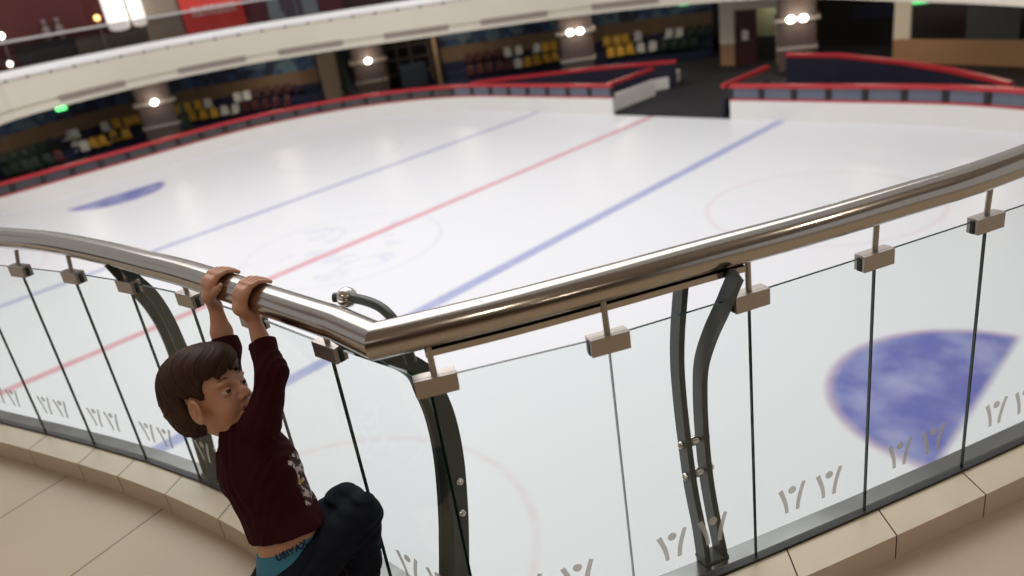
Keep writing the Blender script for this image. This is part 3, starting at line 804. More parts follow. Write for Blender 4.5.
for c, e_ in ((C1,22),(C2,22),(C3,22),(C4,22)):
    ld = bpy.data.lights.new('column_lamp_light', 'POINT'); ld.energy = e_; ld.color = (1,.86,.66); ld.shadow_soft_size = .2
    lo = bpy.data.objects.new('column_lamp_light', ld); COL.objects.link(lo)
    tov = np.array([-c[0],-c[1]])/np.hypot(c[0],c[1]); lo.location = (c[0]+tov[0]*1.5, c[1]+tov[1]*1.5, -2.25)
mb = MB(); q_ = [P3(p, 0) for p in ring(13.8)][0:32]
struct(mb.sweep(q_, [(-.1,ZI),(-.1,-.9),(.1,-.9),(.1,ZI)]).build('wall_outer', DARK))
# conifers beside the columns
def tree(label, p, h, rr):
    r = empty('potted_fir', label, 'fir tree'); p = np.array([p[0],p[1],ZI]); r.location = tuple(p)
    rnd = random.Random(int(abs(p[0])*100))
    mb_ = MB()
    for k in range(260):
        t = rnd.random()**.8; z = .35+t*(h-.45); L = rr*(1-t)*(.75+.4*rnd.random())+.04; a = rnd.random()*2*PI
        d = np.array([math.cos(a), math.sin(a), -.25]); q = p+Z3*z; w = np.array([-d[1], d[0], 0])*(.05+.05*(1-t))
        mb_.add([q-w*.5, q+d*L*.6+w, q+d*L, q+d*L*.6-w, q+Z3*.05], [(0,1,4),(4,1,2),(4,2,3),(4,3,0),(0,3,2,1)])
    child(mb_, 'foliage', LEAF, r, p)
    child(MB().cyl(p+Z3*.2, p+Z3*(h*.95), .05, .01), 'trunk', BROWN, r, p)
    child(MB().cyl(p, p+Z3*.4, .20, .26), 'pot', RUBBER, r, p)
tree('dark fir tree left of the column between the stands', far(347,90,41.4), 2.5, .5)
tree('small dark fir right of the leftmost column', far(183,110,40.2), 2.2, .42)
# tan pillar, shelving and post by the second column
pp = far(333,85,43.2)
tag(MB().box((pp[0],pp[1],(ZI-1.2)/2), (.95,.8,3.3), None, bev=.03).build('pillar', mat('pale_pillar', (.27,.20,.15), .6), None, (pp[0],pp[1],ZI)), 'tan square pillar left of the dark fir tree', 'pillar')
pp = far(437,62,42.0)
tag(MB().box((pp[0],pp[1],(ZI-1.2)/2), (.24,.24,3.3), None, bev=.02).build('pillar', mat('tan_post', (.20,.135,.07), .6), None, (pp[0],pp[1],ZI)), 'slim tan post left of the red seats', 'pillar')
sh = far(408,60,45.0); tov = -sh[:2]/np.hypot(*sh[:2]); sd = np.array([-tov[1],tov[0],0]); fw = np.array([tov[0],tov[1],0])
r = empty('shop_shelving', 'pale open shelving in the dark bay right of the second column', 'shelving'); o0 = np.array([sh[0],sh[1],ZI]); r.location = tuple(o0)
SHM = mat('shelf_paint', (.16,.12,.10), .6)
for s in (-1.0,-.45,.15,1.0): child(MB().box(o0+sd*s*1.2+Z3*1.7, (.14,.4,3.0), (sd,fw,Z3)), 'upright', SHM, r, o0)
for z in (.75,1.55,2.2): child(MB().box(o0+Z3*z, (2.5,.4,.10), (sd,fw,Z3)), 'shelf', SHM, r, o0)
struct(MB().box(o0-fw*.8+Z3*1.6, (4.2,.2,3.8), (sd,fw,Z3)).build('wall_bay', DARK))
r2_ = o0+fw*1.6+sd*.15
tag(MB().box(r2_+Z3*.75, (1.5,.9,1.3), (sd,fw,Z3), bev=.18).build('covered_counter', mat('blue_grey_cover', (.035,.05,.075), .6), None, r2_), 'dark blue grey covered counter in front of the shelving', 'counter')

# ------------------------------------------------------------------ opposite gallery: fascia, balustrade, shops
FAS = [at(x, y, z) for x, y, z in ((-60,97,0),(0,81.6,-.04),(85,63,-.04),(170,46,-.04),(255,31,-.04),(340,17,-.02),(400,7.5,0))]
FASb = [at(x, y, -1.38) for x, y in ((450,33),(562,17.4),(640,8),(720,1.2),(800,-3),(895,0),(960,1.8),(1024,5),(1075,9.5))]
FAS = [np.array([p[0],p[1],0]) for p in FAS]+[np.array([p[0],p[1],0]) for p in FASb]
e0 = FAS[0]; FAS = [e0+np.array([-2.2,-6,0])]+FAS+[FAS[-1]+np.array([.4,-6,0])]
FAS = smooth_path(FAS, 4)
# which side is the ice? sweep's +side is left of travel
mid_i = len(FAS)//2; tdir = FAS[mid_i+1]-FAS[mid_i]; lft = np.array([-tdir[1],tdir[0],0]); inw = 1 if lft@(CENTER-FAS[mid_i]) > 0 else -1
def P_(l): return [(inw*x, z) for x, z in l]
fas = MB()
fas.sweep(FAS, P_([(0,-.02),(.05,-.04),(.05,-1.05),(-.05,-1.08),(-.05,-1.12),(.10,-1.14),(.10,-1.40),(-6.5,-1.40),(-6.5,-.02)]))
struct(fas.build('floor_upper', CREAM))
L_ = resample(FAS, 1.05)
bal = empty('far_balustrade', 'glass balustrade with white rail along the opposite gallery edge', 'balustrade'); ob = L_[len(L_)//3]; bal.location = tuple(ob)
child(MB().sweep([p+Z3*.02 for p in FAS], P_([(-.10,0),(.12,-.05),(.12,.04),(-.02,.24),(-.10,.24)])), 'kerb_strip', mat('white_kerb_strip', (.93,.91,.91), .3), bal, ob)
child(MB().sweep([p+Z3*1.22 for p in FAS], P_([(-.07,-.04),(.03,-.04),(.03,.04),(-.07,.04)])), 'rail', mat('far_rail', (.66,.62,.62), .3, .2), bal, ob)
child(MB().sweep([p for p in FAS], P_([(-.03,.10),(-.01,.10),(-.01,1.18),(-.03,1.18)])), 'glass_screen', FARGLASS, bal, ob)
for p in L_[6:30]:
    child(MB().box(p+Z3*(-.06), (.14,.14,.10)), 'bracket', RUBBER, bal, ob)
# long air slots in the fascia
Lf = resample(FAS, .5)
cnt = 0
def fas_at(x, y):
    v = ray(x, y); best = min(range(len(Lf)), key=lambda i: abs(Lf[i][0]*v[1]-Lf[i][1]*v[0])/math.hypot(v[0],v[1])+(0 if Lf[i][:2]@v[:2] > 0 and np.linalg.norm(Lf[i]) > 14 else 99)); return best
for nm, (x0, y0) in (('leftmost, over the first stand',(94,93)),('above the leftmost lamp column',(210,69)),('above the dark red seats on the left',(314,47)),('above the second lamp column',(415,31)),('above the red seats in the middle',(519,14)),('above the third lamp column',(622,2))):
    i = fas_at(x0, y0); seg = Lf[max(i-3,0):i+4]
    o = MB().sweep([p+Z3*(-1.10) for p in seg], P_([(.03,-.13),(.125,-.13),(.125,.10),(.03,.10)])).build('air_slot', mat('slot_shade', (.30,.24,.21), .7))
    tag(o, 'grey air slot in the cream gallery edge, ' + nm, 'air vent', 'air slots of the gallery edge')
# exit signs under the gallery edge
for nm, (x, y, dst) in (('at the far left stand',(61,108,38.5)),('left of the dark red door',(684,3,38)),('over the window wall',(920,.5,30))):
    p = far(x, y, dst); tov = -p[:2]/np.hypot(*p[:2]); sd = np.array([-tov[1],tov[0],0])
    o = MB().box(p, (.42,.08,.20), (sd,np.array([tov[0],tov[1],0]),Z3), bev=.015).build('exit_light', GREEN, None, p)
    tag(o, 'small green lit exit box ' + nm, 'exit light')
# shops of the upper gallery
def upper_panel(x0, x1, yb, dst, m_, z0=0.0, z1=3.4, t=.25):
    a = far(x0, yb, dst); b = far(x1, yb, dst); mb_ = MB(); vq(mb_, a, b, z0, z1, t); return mb_
struct(upper_panel(-40,100,60,40.5,0).build('wall_shop', DKRED))
struct(upper_panel(60,150,30,42.5,0).build('wall_shop_niche', DKRED))
struct(upper_panel(325,480,15,44,0).build('wall_shop_far', mat('dim_shopfront', (.07,.035,.035), .6)))
struct(upper_panel(246,272,20,42.4,0).build('wall_maroon', MAROON))
struct(upper_panel(320,346,20,42.4,0).build('wall_maroon_far', MAROON))
a = far(166,30,42.0); struct(MB().box((a[0],a[1],1.7), (1.9,1.0,3.4), None, bev=.03).build('pillar_upper', mat('taupe_pillar', (.30,.245,.19), .7)))
a, b = far(187,30,41.2), far(249,30,42.0)
sg = empty('shop_banner', 'bright red shop banner with a white line of lettering', 'banner'); oS = np.array([*((a+b)/2)[:2], 0]); sg.location = tuple(oS)
child(vq(MB(), a, b, .02, 3.3, .15), 'board', SIGNRED, sg, oS)
d = (b-a); d[2] = 0; Ls = np.linalg.norm(d); d /= Ls; nv = np.array([-d[1],d[0],0]); nv = nv if nv@(CENTER-a) > 0 else -nv
lt = MB(); rnd = random.Random(3); x = .16*Ls
while x < .84*Ls:          # blurred white lettering too far off to read
    w = rnd.choice((.16,.22,.26)); c = np.array([a[0],a[1],0])+d*(x+w/2)+nv*.03+Z3*1.12
    lt.box(c+d*(-w*.35), (.06,.03,.42), (d,nv,Z3)); lt.box(c+d*(w*.3), (.06,.03,.42), (d,nv,Z3)); lt.box(c+Z3*rnd.choice((-.17,0,.17)), (w*.8,.03,.08), (d,nv,Z3)); x += w+.07
child(lt, 'lettering', SIGNWHITE, sg, oS)
# poster
a, b = far(272,25,41.8), far(322,25,42.2)
pg = empty('shop_poster', 'pale blue grey poster with a dim figure beside the red banner', 'poster'); oS = np.array([*((a+b)/2)[:2], 0]); pg.location = tuple(oS)
child(vq(MB(), a, b, .02, 3.3, .12), 'sheet', mat('poster_sheet', (.30,.36,.40), .6, noise=.3, nscale=1.2), pg, oS)
d = (b-a); d[2] = 0; Ls = np.linalg.norm(d); d /= Ls; nv = np.array([-d[1],d[0],0]); nv = nv if nv@(CENTER-a) > 0 else -nv
fg = MB(); c = np.array([a[0],a[1],0])+d*Ls*.42+nv*.03
fg.box(c+Z3*.9, (.55,.03,1.7), (d,nv,Z3), bev=.012); fg.box(c+d*.5+Z3*.7, (.3,.03,1.1), (d,nv,Z3), bev=.012); fg.box(c-d*.35+Z3*1.1, (.16,.03,1.2), (d,nv,Z3), bev=.012)
child(fg, 'figure', mat('poster_figure', (.11,.09,.12), .6, noise=.4, nscale=2), pg, oS)
# white lit cylinders, warm lamp, counters and figures in the red shop
for nm, x, y, w in (('left one of the pair',117,18,.46),('right one of the pair',138,16,.30)):
    p = far(x, y, 41.3)
    o = MB().cyl((p[0],p[1],1.0), (p[0],p[1],3.4), w, w, 18).sphere((p[0],p[1],1.0), w, 18, 8, (1,1,.35)).build('display_cylinder', TUBEW, None, (p[0],p[1],.5))
    tag(o, 'tall white lit display cylinder in the red shop, ' + nm, 'display', 'white display cylinders')
for nm, x0, x1, h, m_ in (('dark long shop counter behind the opposite glass', 20, 75, .95, DARK), ('taupe counter under the white cylinders', 82, 150, .85, mat('taupe_counter', (.10,.085,.07), .6))):
    a, b = far(x0,60,39.0), far(x1,40,39.4)
    o = vq(MB(), a, b, 0.0, h, .5).build('shop_counter', m_, None, None); tag(o, nm, 'counter')
for nm, (x, y), rr, m_ in (('small orange lamp glowing beside the white cylinders',(97,18),.12,WARM), ('white globe light at the left edge of the opposite gallery',(1,36),.11,LAMP), ('low white light on the post at the left edge',(10,64),.10,LAMP)):
    p = far(x, y, 38.6); r = empty('globe_lamp', nm, 'lamp'); r.location = tuple(p)
    child(MB().sphere(p, rr, 14, 8), 'globe', m_, r, p); child(MB().cyl((p[0],p[1],0), p, .035), 'stem', COLLAR, r, p)
GREYF = mat('grey_figure', (.22,.17,.17), .6)
for nm, x, y in (('grey mannequin standing behind the opposite glass',62,36),('pale mannequin bust against the dark red wall',45,27)):
    p = far(x, y, 40.1); r = empty('mannequin', nm, 'mannequin'); b_ = np.array([p[0],p[1],0]); r.location = tuple(b_)
    child(MB().tube([b_+Z3*.75,b_+Z3*1.0,b_+Z3*1.25,b_+Z3*1.45,b_+Z3*1.55], [.13,.11,.17,.15,.05], 12).sphere(b_+Z3*1.68, .10, 12, 8, (1,1,1.25)), 'torso', GREYF, r, b_)
    child(MB().cyl(b_, b_+Z3*.78, .03).cyl(b_, b_+Z3*.03, .18), 'stand', COLLAR, r, b_)

# gallery rooms round us: ceiling, back wall
struct(MB().prism([(-7,4.6),(-2.6,2.6),(-.2,1.1),(2.2,1.5),(6,4.2),(6,-7),(-7,-7)], 3.0, 3.3).build('ceiling', mat('gallery_ceiling', (.50,.44,.38), .8)))
struct(MB().box((0,-6.9,1.5), (13,.2,3.2)).build('wall_behind', mat('shop_wall', (.20,.13,.09), .6)))

# ------------------------------------------------------------------ light
for k, (cx, cy, e_) in enumerate(((-17.5,33.5,55),(-10.5,41,55),(-1,41,55),(6.5,37.5,60),(14.2,28.5,60),(15.6,23.5,60))):  # added fill that brightens the lower concourse, no ceiling fittings
    l = bpy.data.lights.new('concourse_fill', 'AREA'); l.shape = 'DISK'; l.size = 1.2; l.energy = e_; l.color = (1,.86,.68)
    o = bpy.data.objects.new('concourse_fill', l); COL.objects.link(o); o.location = (cx,cy,-1.45)
l = bpy.data.lights.new('corridor_fill', 'POINT'); l.energy = 25; l.color = (1,.95,.75); l.shadow_soft_size = .2  # added fill so the pale corridor wall reads brighter
o = bpy.data.objects.new('corridor_fill', l); COL.objects.link(o); o.location = tuple(uv(-16.8,33.2,-1.8))
w = bpy.data.worlds.new('world'); sc.world = w; w.use_nodes = True
w.node_tree.nodes['Background'].inputs[0].default_value = (1,.985,.97,1); w.node_tree.nodes['Background'].inputs[1].default_value = .42
def area(name, loc, rot, sx, sy, e, col=(1,1,1)):
    l = bpy.data.lights.new(name, 'AREA'); l.shape = 'RECTANGLE'; l.size = sx; l.size_y = sy; l.energy = e; l.color = col
    o = bpy.data.objects.new(name, l); COL.objects.link(o); o.location = loc; o.rotation_euler = rot; return o
sk = uv(U0+1, V0, 13)
area('skylight', tuple(sk), (0,0,RZ), 26, 18, 3900, (1,.985,.97))
for k, (x, y) in enumerate(((-2.2,.2),(.6,-.8),(2.6,.6),(-.6,-3),(2.4,-3.2),(-3.6,-2.6))):
    l = bpy.data.lights.new('downlight', 'AREA'); l.shape = 'DISK'; l.size = .22; l.energy = 10; l.color = (1,.87,.70)
    o = bpy.data.objects.new('downlight', l); COL.objects.link(o); o.location = (x,y,2.98)

# ------------------------------------------------------------------ the boy hanging on the rail
class Field:
    """signed distance field on a lattice, meshed by surface nets"""
    def __init__(s, lo, hi, h):
        s.lo = np.array(lo, np.float32); s.h = h
        s.n = [int(math.ceil((hi[i]-lo[i])/h))+1 for i in range(3)]
        s.d = np.full(s.n, .05, np.float32)
        s.ax = [s.lo[i]+h*np.arange(s.n[i], dtype=np.float32) for i in range(3)]
    def win(s, lo, hi, m):
        sl = []
        for i in range(3):
            a = max(0, int(math.floor((lo[i]-m-s.lo[i])/s.h))); b = min(s.n[i], int(math.ceil((hi[i]+m-s.lo[i])/s.h))+1)
            if a >= b: return None
            sl.append(slice(a, b))
        return tuple(sl)
    def grid(s, w):
        return np.meshgrid(s.ax[0][w[0]], s.ax[1][w[1]], s.ax[2][w[2]], indexing='ij')
    def put(s, w, f, k, sub=False):
        D = s.d[w]
        if sub: D2 = -D; a = D2; b = f
        else: a = D; b = f
        if k > 0:
            hh = np.clip(.5+.5*(b-a)/k, 0, 1); r = b*(1-hh)+a*hh-k*hh*(1-hh)
        else: r = np.minimum(a, b)
        s.d[w] = -r if sub else r
    def cone(s, a, b, ra, rb, k=.01, flat=None, sub=False):
        a = np.array(a, float); b = np.array(b, float); R = max(ra, rb)*(1.0 if flat is None else 1.0)
        w = s.win(np.minimum(a,b)-R, np.maximum(a,b)+R, .03+k)
        if w is None: return s
        X, Y, Z = s.grid(w); ba = b-a
        px, py, pz = X-a[0], Y-a[1], Z-a[2]
        t = np.clip((px*ba[0]+py*ba[1]+pz*ba[2])/max(ba@ba, 1e-9), 0, 1)
        qx, qy, qz = px-t*ba[0], py-t*ba[1], pz-t*ba[2]
        if flat is not None:        # (axis, factor): squash along a direction
            ax, f = flat; ax = np.array(ax, float); ax /= np.linalg.norm(ax); c = (qx*ax[0]+qy*ax[1]+qz*ax[2])*(1/f-1)
            qx, qy, qz = qx+c*ax[0], qy+c*ax[1], qz+c*ax[2]
        f_ = np.sqrt(qx*qx+qy*qy+qz*qz)-(ra+(rb-ra)*t)
        if flat is not None: f_ = f_*min(1, .5+.5*flat[1])
        s.put(w, f_.astype(np.float32), k, sub); return s
    def chain(s, pts, rs, k=.01, flat=None):
        for i in range(len(pts)-1): s.cone(pts[i], pts[i+1], rs[i], rs[i+1], k, flat)
        return s
    def ell(s, c, r, ax, k=.01, sub=False):
        c = np.array(c, float); R = max(r)
        w = s.win(c-R, c+R, .03+k)
        if w is None: return s
        X, Y, Z = s.grid(w); px, py, pz = X-c[0], Y-c[1], Z-c[2]
        q = [(px*a[0]+py*a[1]+pz*a[2]) for a in ax]
        k0 = np.sqrt((q[0]/r[0])**2+(q[1]/r[1])**2+(q[2]/r[2])**2); k1 = np.sqrt((q[0]/r[0]**2)**2+(q[1]/r[1]**2)**2+(q[2]/r[2]**2)**2)
        f_ = k0*(k0-1)/np.maximum(k1, 1e-6)
        s.put(w, f_.astype(np.float32), k, sub); return s
    def cut(s, f, k=.002):       # keep only f<0
        X, Y, Z = s.grid((slice(None),)*3); g = f(X, Y, Z).astype(np.float32)
        a = -s.d; b = -g; hh = np.clip(.5+.5*(b-a)/k, 0, 1); s.d = -(b*(1-hh)+a*hh-k*hh*(1-hh)); return s
    def add(s, f):
        X, Y, Z = s.grid((slice(None),)*3); s.d = s.d+f(X, Y, Z).astype(np.float32); return s
    def mesh(s):
        d = s.d; ins = d < 0
        nx, ny, nz = s.n
        cnt = np.zeros((nx-1,ny-1,nz-1), np.int8); acc = np.zeros((nx-1,ny-1,nz-1,3), np.float32); ne = np.zeros((nx-1,ny-1,nz-1), np.float32)
        for i in (0,1):
            for j in (0,1):
                for k in (0,1): cnt += ins[i:nx-1+i, j:ny-1+j, k:nz-1+k]
        act = (cnt > 0) & (cnt < 8); idx = np.argwhere(act); V = len(idx)
        vid = np.full(act.shape, -1, np.int64); vid[act] = np.arange(V)
        P = np.zeros((V,3)); C = np.zeros(V)
        cor = [(i,j,k) for i in (0,1) for j in (0,1) for k in (0,1)]
        vals = {c: d[idx[:,0]+c[0], idx[:,1]+c[1], idx[:,2]+c[2]] for c in cor}
        for a in cor:
            for e in range(3):
                if a[e] == 0:
                    b = list(a); b[e] = 1; b = tuple(b); va, vb = vals[a], vals[b]; m = (va < 0) != (vb < 0)
                    t = np.where(m, va/np.where(m, va-vb, 1), 0); q = np.tile(np.array(a, float), (V,1)); q[:,e] = t
                    P[m] += q[m]; C[m] += 1
        P = P/C[:,None]; verts = s.lo+(idx+P)*s.h
        faces = []
        for e in range(3):
            sl0 = [slice(None)]*3; sl1 = [slice(None)]*3; sl0[e] = slice(0,-1); sl1[e] = slice(1,None)
            A, B = ins[tuple(sl0)], ins[tuple(sl1)]; ch = np.argwhere(A != B); u, v = [(1,2),(2,0),(0,1)][e]
            ok = (ch[:,u] > 0) & (ch[:,v] > 0) & (ch[:,u] < s.n[u]-1) & (ch[:,v] < s.n[v]-1); ch = ch[ok]
            fl = A[ch[:,0],ch[:,1],ch[:,2]]
            def cell(du, dv):
                c = ch.copy(); c[:,u] -= du; c[:,v] -= dv; return vid[c[:,0],c[:,1],c[:,2]]
            q = np.stack([cell(1,1),cell(0,1),cell(0,0),cell(1,0)],1); q[~fl] = q[~fl][:,::-1]; faces.append(q)
        return verts, np.concatenate(faces)
    def build(s, name, mats, parent, org, smooth_it=2):
        v, f = s.mesh(); me = bpy.data.meshes.new(name)
        # a little Laplacian smoothing
        for _ in range(smooth_it):
            e = np.concatenate([f[:,[0,1]],f[:,[1,2]],f[:,[2,3]],f[:,[3,0]]]); acc = np.zeros_like(v); n_ = np.zeros(len(v))
            for i in range(3): acc[:,i] = np.bincount(e[:,0], v[e[:,1],i], len(v))+np.bincount(e[:,1], v[e[:,0],i], len(v))
            n_ = np.bincount(e[:,0], minlength=len(v))+np.bincount(e[:,1], minlength=len(v)); v = .5*v+.5*acc/np.maximum(n_,1)[:,None]
        v = v-np.array(org)
        me.vertices.add(len(v)); me.vertices.foreach_set('co', v.astype(np.float32).ravel())
        me.loops.add(4*len(f)); me.loops.foreach_set('vertex_index', f.astype(np.int32).ravel())
        me.polygons.add(len(f)); me.polygons.foreach_set('loop_start', np.arange(0,4*len(f),4,dtype=np.int32)); me.polygons.foreach_set('use_smooth', np.ones(len(f), bool))
        me.update(); me.validate()
        return link(name, me, mats, parent)

def unit(v): v = np.array(v, float); return v/np.linalg.norm(v)
CAMR, CAMD, CAMF = RW[:,0], RW[:,1], RW[:,2]
def camdir(x, y, z): return unit(x*CAMR+y*CAMD+z*CAMF)
# --- skeleton
NO = unit((.69,.72,0)); RI = unit((.72,-.69,0))       # out over the rail; the boy's right
SHR = at(263,424,.668); SHL = SHR-RI*.170+np.array([0,0,-.035])
WRR = at(253,318,.885); WRL = at(215,306,.885)
ELR = at(272,372,.780); ELL = at(226,350,.785)
MID = (SHR+SHL)/2
WAI = at(287,528,.385); PEL = at(290,572,.300)
KNR = at(362,513,.375); KNL = at(346,503,.380)
HIR = PEL+RI*.040+NO*.012; HIL = PEL-RI*.044+NO*.012
ANR = at(364,604,.13); ANL = ANR-RI*.085+NO*.01
CHE = MID*.58+WAI*.42-NO*.012
# --- head frame
HF = camdir(.89,-.30,-.32); HU0 = np.array(camdir(-.42,-.88,-.10)); HS = unit(np.cross(HF, HU0)); HUp = unit(np.cross(HS, HF))
if HS@CAMF > 0: HS = -HS
HC = at(210.5,395.5,.728); SC = 1.06
def H(f, u, s_): return HC+SC*(f*HF+u*HUp+s_*HS)
HAX = (HF, HUp, HS)
def er(*r): return [SC*x for x in r]
NECK0 = MID-NO*.030+np.array([0,0,.008]); NECK1 = H(-.022,-.055,0)

def hand(fl, T, adir, thumb_sign, wrist, k=.004):
    """T: rail centre under the hand, adir: along the rail; fingers go over the top of the tube"""
    a = unit(adir); o = NO-(NO@a)*a; o = unit(o); up = unit(np.cross(a, o)); up = up if up[2] > 0 else -up
    def C(phi, r, s_): ph = math.radians(phi); return T+s_*a+r*(-math.cos(ph)*o+math.sin(ph)*up)
    R0 = RT+.0075
    fing = [(-.0225,.0054,.90),(-.0076,.0059,1.05),(.0076,.0058,1.0),(.0220,.0049,.80)]       # index side first, scaled below
    if thumb_sign > 0: fing = [(-s_,r,l) for s_,r,l in fing]
    for s_, r, l in fing:
        base = C(28, R0+.010, s_*.80); kn = C(62, R0+.007, s_)
        fl.cone(base, kn, .0082, .0074, .004)
        p1 = C(62+30*l, R0+.0035, s_*1.04); p2 = C(62+55*l, R0, s_*1.05); p3 = C(62+74*l, R0-.0005, s_*1.04)
        fl.chain([kn,p1,p2,p3], [.0074,r+.0008,r+.0002,r*.9], .0012)
    palm0 = C(-4, R0+.011, 0)
    for s_ in (-.014,0,.014): fl.cone(C(40,R0+.008,s_), palm0+s_*.75*a, .0095, .0105, .010)
    fl.cone(palm0, wrist, .0150, .0155, .012, (a, 1.12))
    ts = thumb_sign*1.0
    t0 = C(2, R0+.010, ts*.012); t1 = C(12, R0+.004, ts*.026); t2 = C(24, R0, ts*.037); t3 = C(38, R0-.001, ts*.043)
    fl.chain([t0,t1,t2,t3], [.0105,.0085,.0072,.0060], .006)
TR = nearest_rail(at(260,298,.93)); TL = nearest_rail(at(226,287,.93))
ad = unit(nearest_rail(at(275,300,.93))-nearest_rail(at(205,280,.93)))
lo = np.min([SHR,SHL,WRR,TL,TR,PEL,KNL,KNR,ANR,ANL,HC], 0)-np.array([.17,.14,.10]); hi = np.max([SHR,SHL,WRR,TL,TR,KNL,KNR,HC,ANR,ANL], 0)+np.array([.12,.14,.09])
lo[2] = hk+.004
B = Field(lo, hi, .0023)
# trunk and limbs (under the clothes a little slimmer than them)
tflat = (NO, .84)
B.chain([MID+np.array([0,0,-.02]), CHE, WAI, PEL], [.062,.084,.081,.081], .02, tflat)
B.cone(SHR, SHL, .036, .036, .03)
B.cone(NECK0, NECK1, .036, .034, .018)
for sh, el, wr in ((SHR,ELR,WRR),(SHL,ELL,WRL)):
    B.chain([sh,el], [.031,.0245], .02); fm = el*.6+wr*.4
    B.chain([el,fm,wr], [.0245,.0255,.0155], .012)
for hp, kn, an in ((HIR,KNR,ANR),(HIL,KNL,ANL)):
    B.chain([hp,kn], [.052,.036], .02); cf = kn*.65+an*.35; B.chain([kn,cf,an], [.034,.033,.020], .012)
hand(B, TR, ad, -1, WRR); hand(B, TL, ad, 1, WRL)
# head
B.ell(H(-.010,.022,0), er(.088,.080,.073), HAX, .01)
B.ell(H(.026,-.030,0), er(.058,.060,.056), HAX, .025)
B.ell(H(.052,-.072,0), er(.020,.017,.022), HAX, .02)        # chin
for sg in (-1,1):
    B.ell(H(.050,-.036,sg*.033), er(.026,.026,.023), HAX, .015)      # cheeks
    B.ell(H(.083,.002,sg*.029), er(.016,.010,.015), HAX, .008, True)  # eye sockets
    B.ell(H(.068,.020,sg*.029), er(.012,.006,.020), HAX, .014)       # brow ridge
B.chain([H(.079,.004,0),H(.089,-.012,0),H(.094,-.022,0)], [SC*.006,SC*.0075,SC*.0085], .008)
for sg in (-1,1): B.ell(H(.085,-.025,sg*.009), er(.008,.006,.006), HAX, .004)
B.ell(H(.074,-.045,0), er(.012,.007,.020), HAX, .006)        # lips round a smile
B.ell(H(.071,-.056,0), er(.011,.006,.016), HAX, .006)
B.chain([H(.069,-.044,-.024),H(.080,-.051,-.010),H(.082,-.0525,0),H(.080,-.051,.010),H(.069,-.044,.024)], [.002,.0034,.0040,.0034,.002], .002) if False else None
for sg in (-1,1):
    B.cone(H(.066,-.037,sg*.031), H(.079,-.051,sg*.010), .0028, .0052, .002, None, True)
B.cone(H(.081,-.052,-.012), H(.081,-.052,.012), .0055, .0055, .002, None, True)
for sg in (-1,1):                                             # ears
    EA = (unit(HF+.35*HS*sg), unit(HUp-.12*HF), unit(HS*sg-.35*HF))
    B.ell(H(.016,-.012,sg*.081), er(.021,.028,.0080), EA, .005)
    B.ell(H(.020,-.011,sg*.089), er(.0125,.020,.009), EA, .003, True); B.ell(H(.018,-.016,sg*.0815), er(.006,.012,.006), EA, .004)
    B.ell(H(.020,-.033,sg*.079), er(.013,.012,.0065), EA, .004)
SKIN = mat('child_skin', (.52,.26,.16), .5, noise=.05, nscale=25)
SKIN.node_tree.nodes['Principled BSDF'].inputs['Subsurface Weight'].default_value = .06
SKIN.node_tree.nodes['Principled BSDF'].inputs['Subsurface Radius'].default_value = (.012,.005,.003)
BORG = np.array([PEL[0], PEL[1], hk])
boy = B.build('person', SKIN, None, BORG); boy.location = tuple(BORG)
tag(boy, 'small boy in maroon top and dark jeans hanging from the handrail by both hands', 'person')
def kid(f, name, mats, it=1): return f.build(name, mats, boy, BORG, it)
def kidmb(mb, name, mats, parent=None):
    o = mb.build(name, mats, parent or boy, BORG); o.location = (0,0,0); return o

# eyes, brows, teeth
EYEW = mat('eye_white', (.55,.50,.46), .15); IRIS = mat('brown_iris', (.03,.014,.008), .08); TOOTH = mat('milk_teeth', (.78,.74,.66), .25)
for sg in (-1,1):
    c = H(.0665,.002,sg*.029)
    eo = kidmb(MB().sphere(c, SC*.0122, 20, 14), 'eye', EYEW)
    g_ = unit(HF+.10*HS*sg); kidmb(MB().sphere(c+g_*SC*.0058, SC*.0082, 16, 10), 'iris', IRIS, eo)
    lid = Field(c-.025, c+.025, .0012)
    lid.ell(c, er(.0138,.0138,.0138), HAX, 0); pl = c+HUp*SC*.0026
    lid.cut(lambda X,Y,Z: np.minimum(-((X-pl[0])*HUp[0]+(Y-pl[1])*HUp[1]+(Z-pl[2])*HUp[2]), ((X-pl[0])*HUp[0]+(Y-pl[1])*HUp[1]+(Z-pl[2])*HUp[2])+SC*.0072), .001)
    kid(lid, 'eyelid', SKIN)
kidmb(MB().box(H(.0755,-.0495,0), (.007,.006,.030), (HF,HUp,HS), bev=.002), 'teeth', TOOTH)
# --- hair
HAIR = mat('brown_hair', (.050,.024,.012),   .6, spec=.18, noise=.35, nscale=60)
hf = Field(HC-.17, HC+.17, .0022)
hf.ell(H(-.016,.028,0), er(.099,.094,.086), HAX, 0)
hf.ell(H(-.050,-.022,0), er(.055,.064,.067), HAX, .03)
hf.ell(H(.020,.070,0), er(.070,.046,.070), HAX, .02)
def hloc(X, Y, Z):
    px, py, pz = (X-HC[0])/SC, (Y-HC[1])/SC, (Z-HC[2])/SC
    return px*HF[0]+py*HF[1]+pz*HF[2], px*HUp[0]+py*HUp[1]+pz*HUp[2], px*HS[0]+py*HS[1]+pz*HS[2]
def face_cut(X, Y, Z):                # >0 where there is no hair
    f, u, s_ = hloc(X, Y, Z); az = np.arctan2(s_, f-.0)
    fringe = .040+.006*np.sin(az*9+1)+.003*np.sin(az*23)
    front = np.minimum(f-(.034+.25*np.clip(u-.0,-.05,.04)), fringe-u)            # forehead and face
    earz = f*0-1                    # bare round the ears
    side = np.minimum(f+.006, .021-u-.9*np.clip(f-.014,0,.05)+.5*np.clip(-(f-.006),0,.04))
    nape = (-.072+.010*np.sin(az*11)) - u
    return np.maximum(np.maximum(front, side), nape)*SC
hf.cut(face_cut, .006)
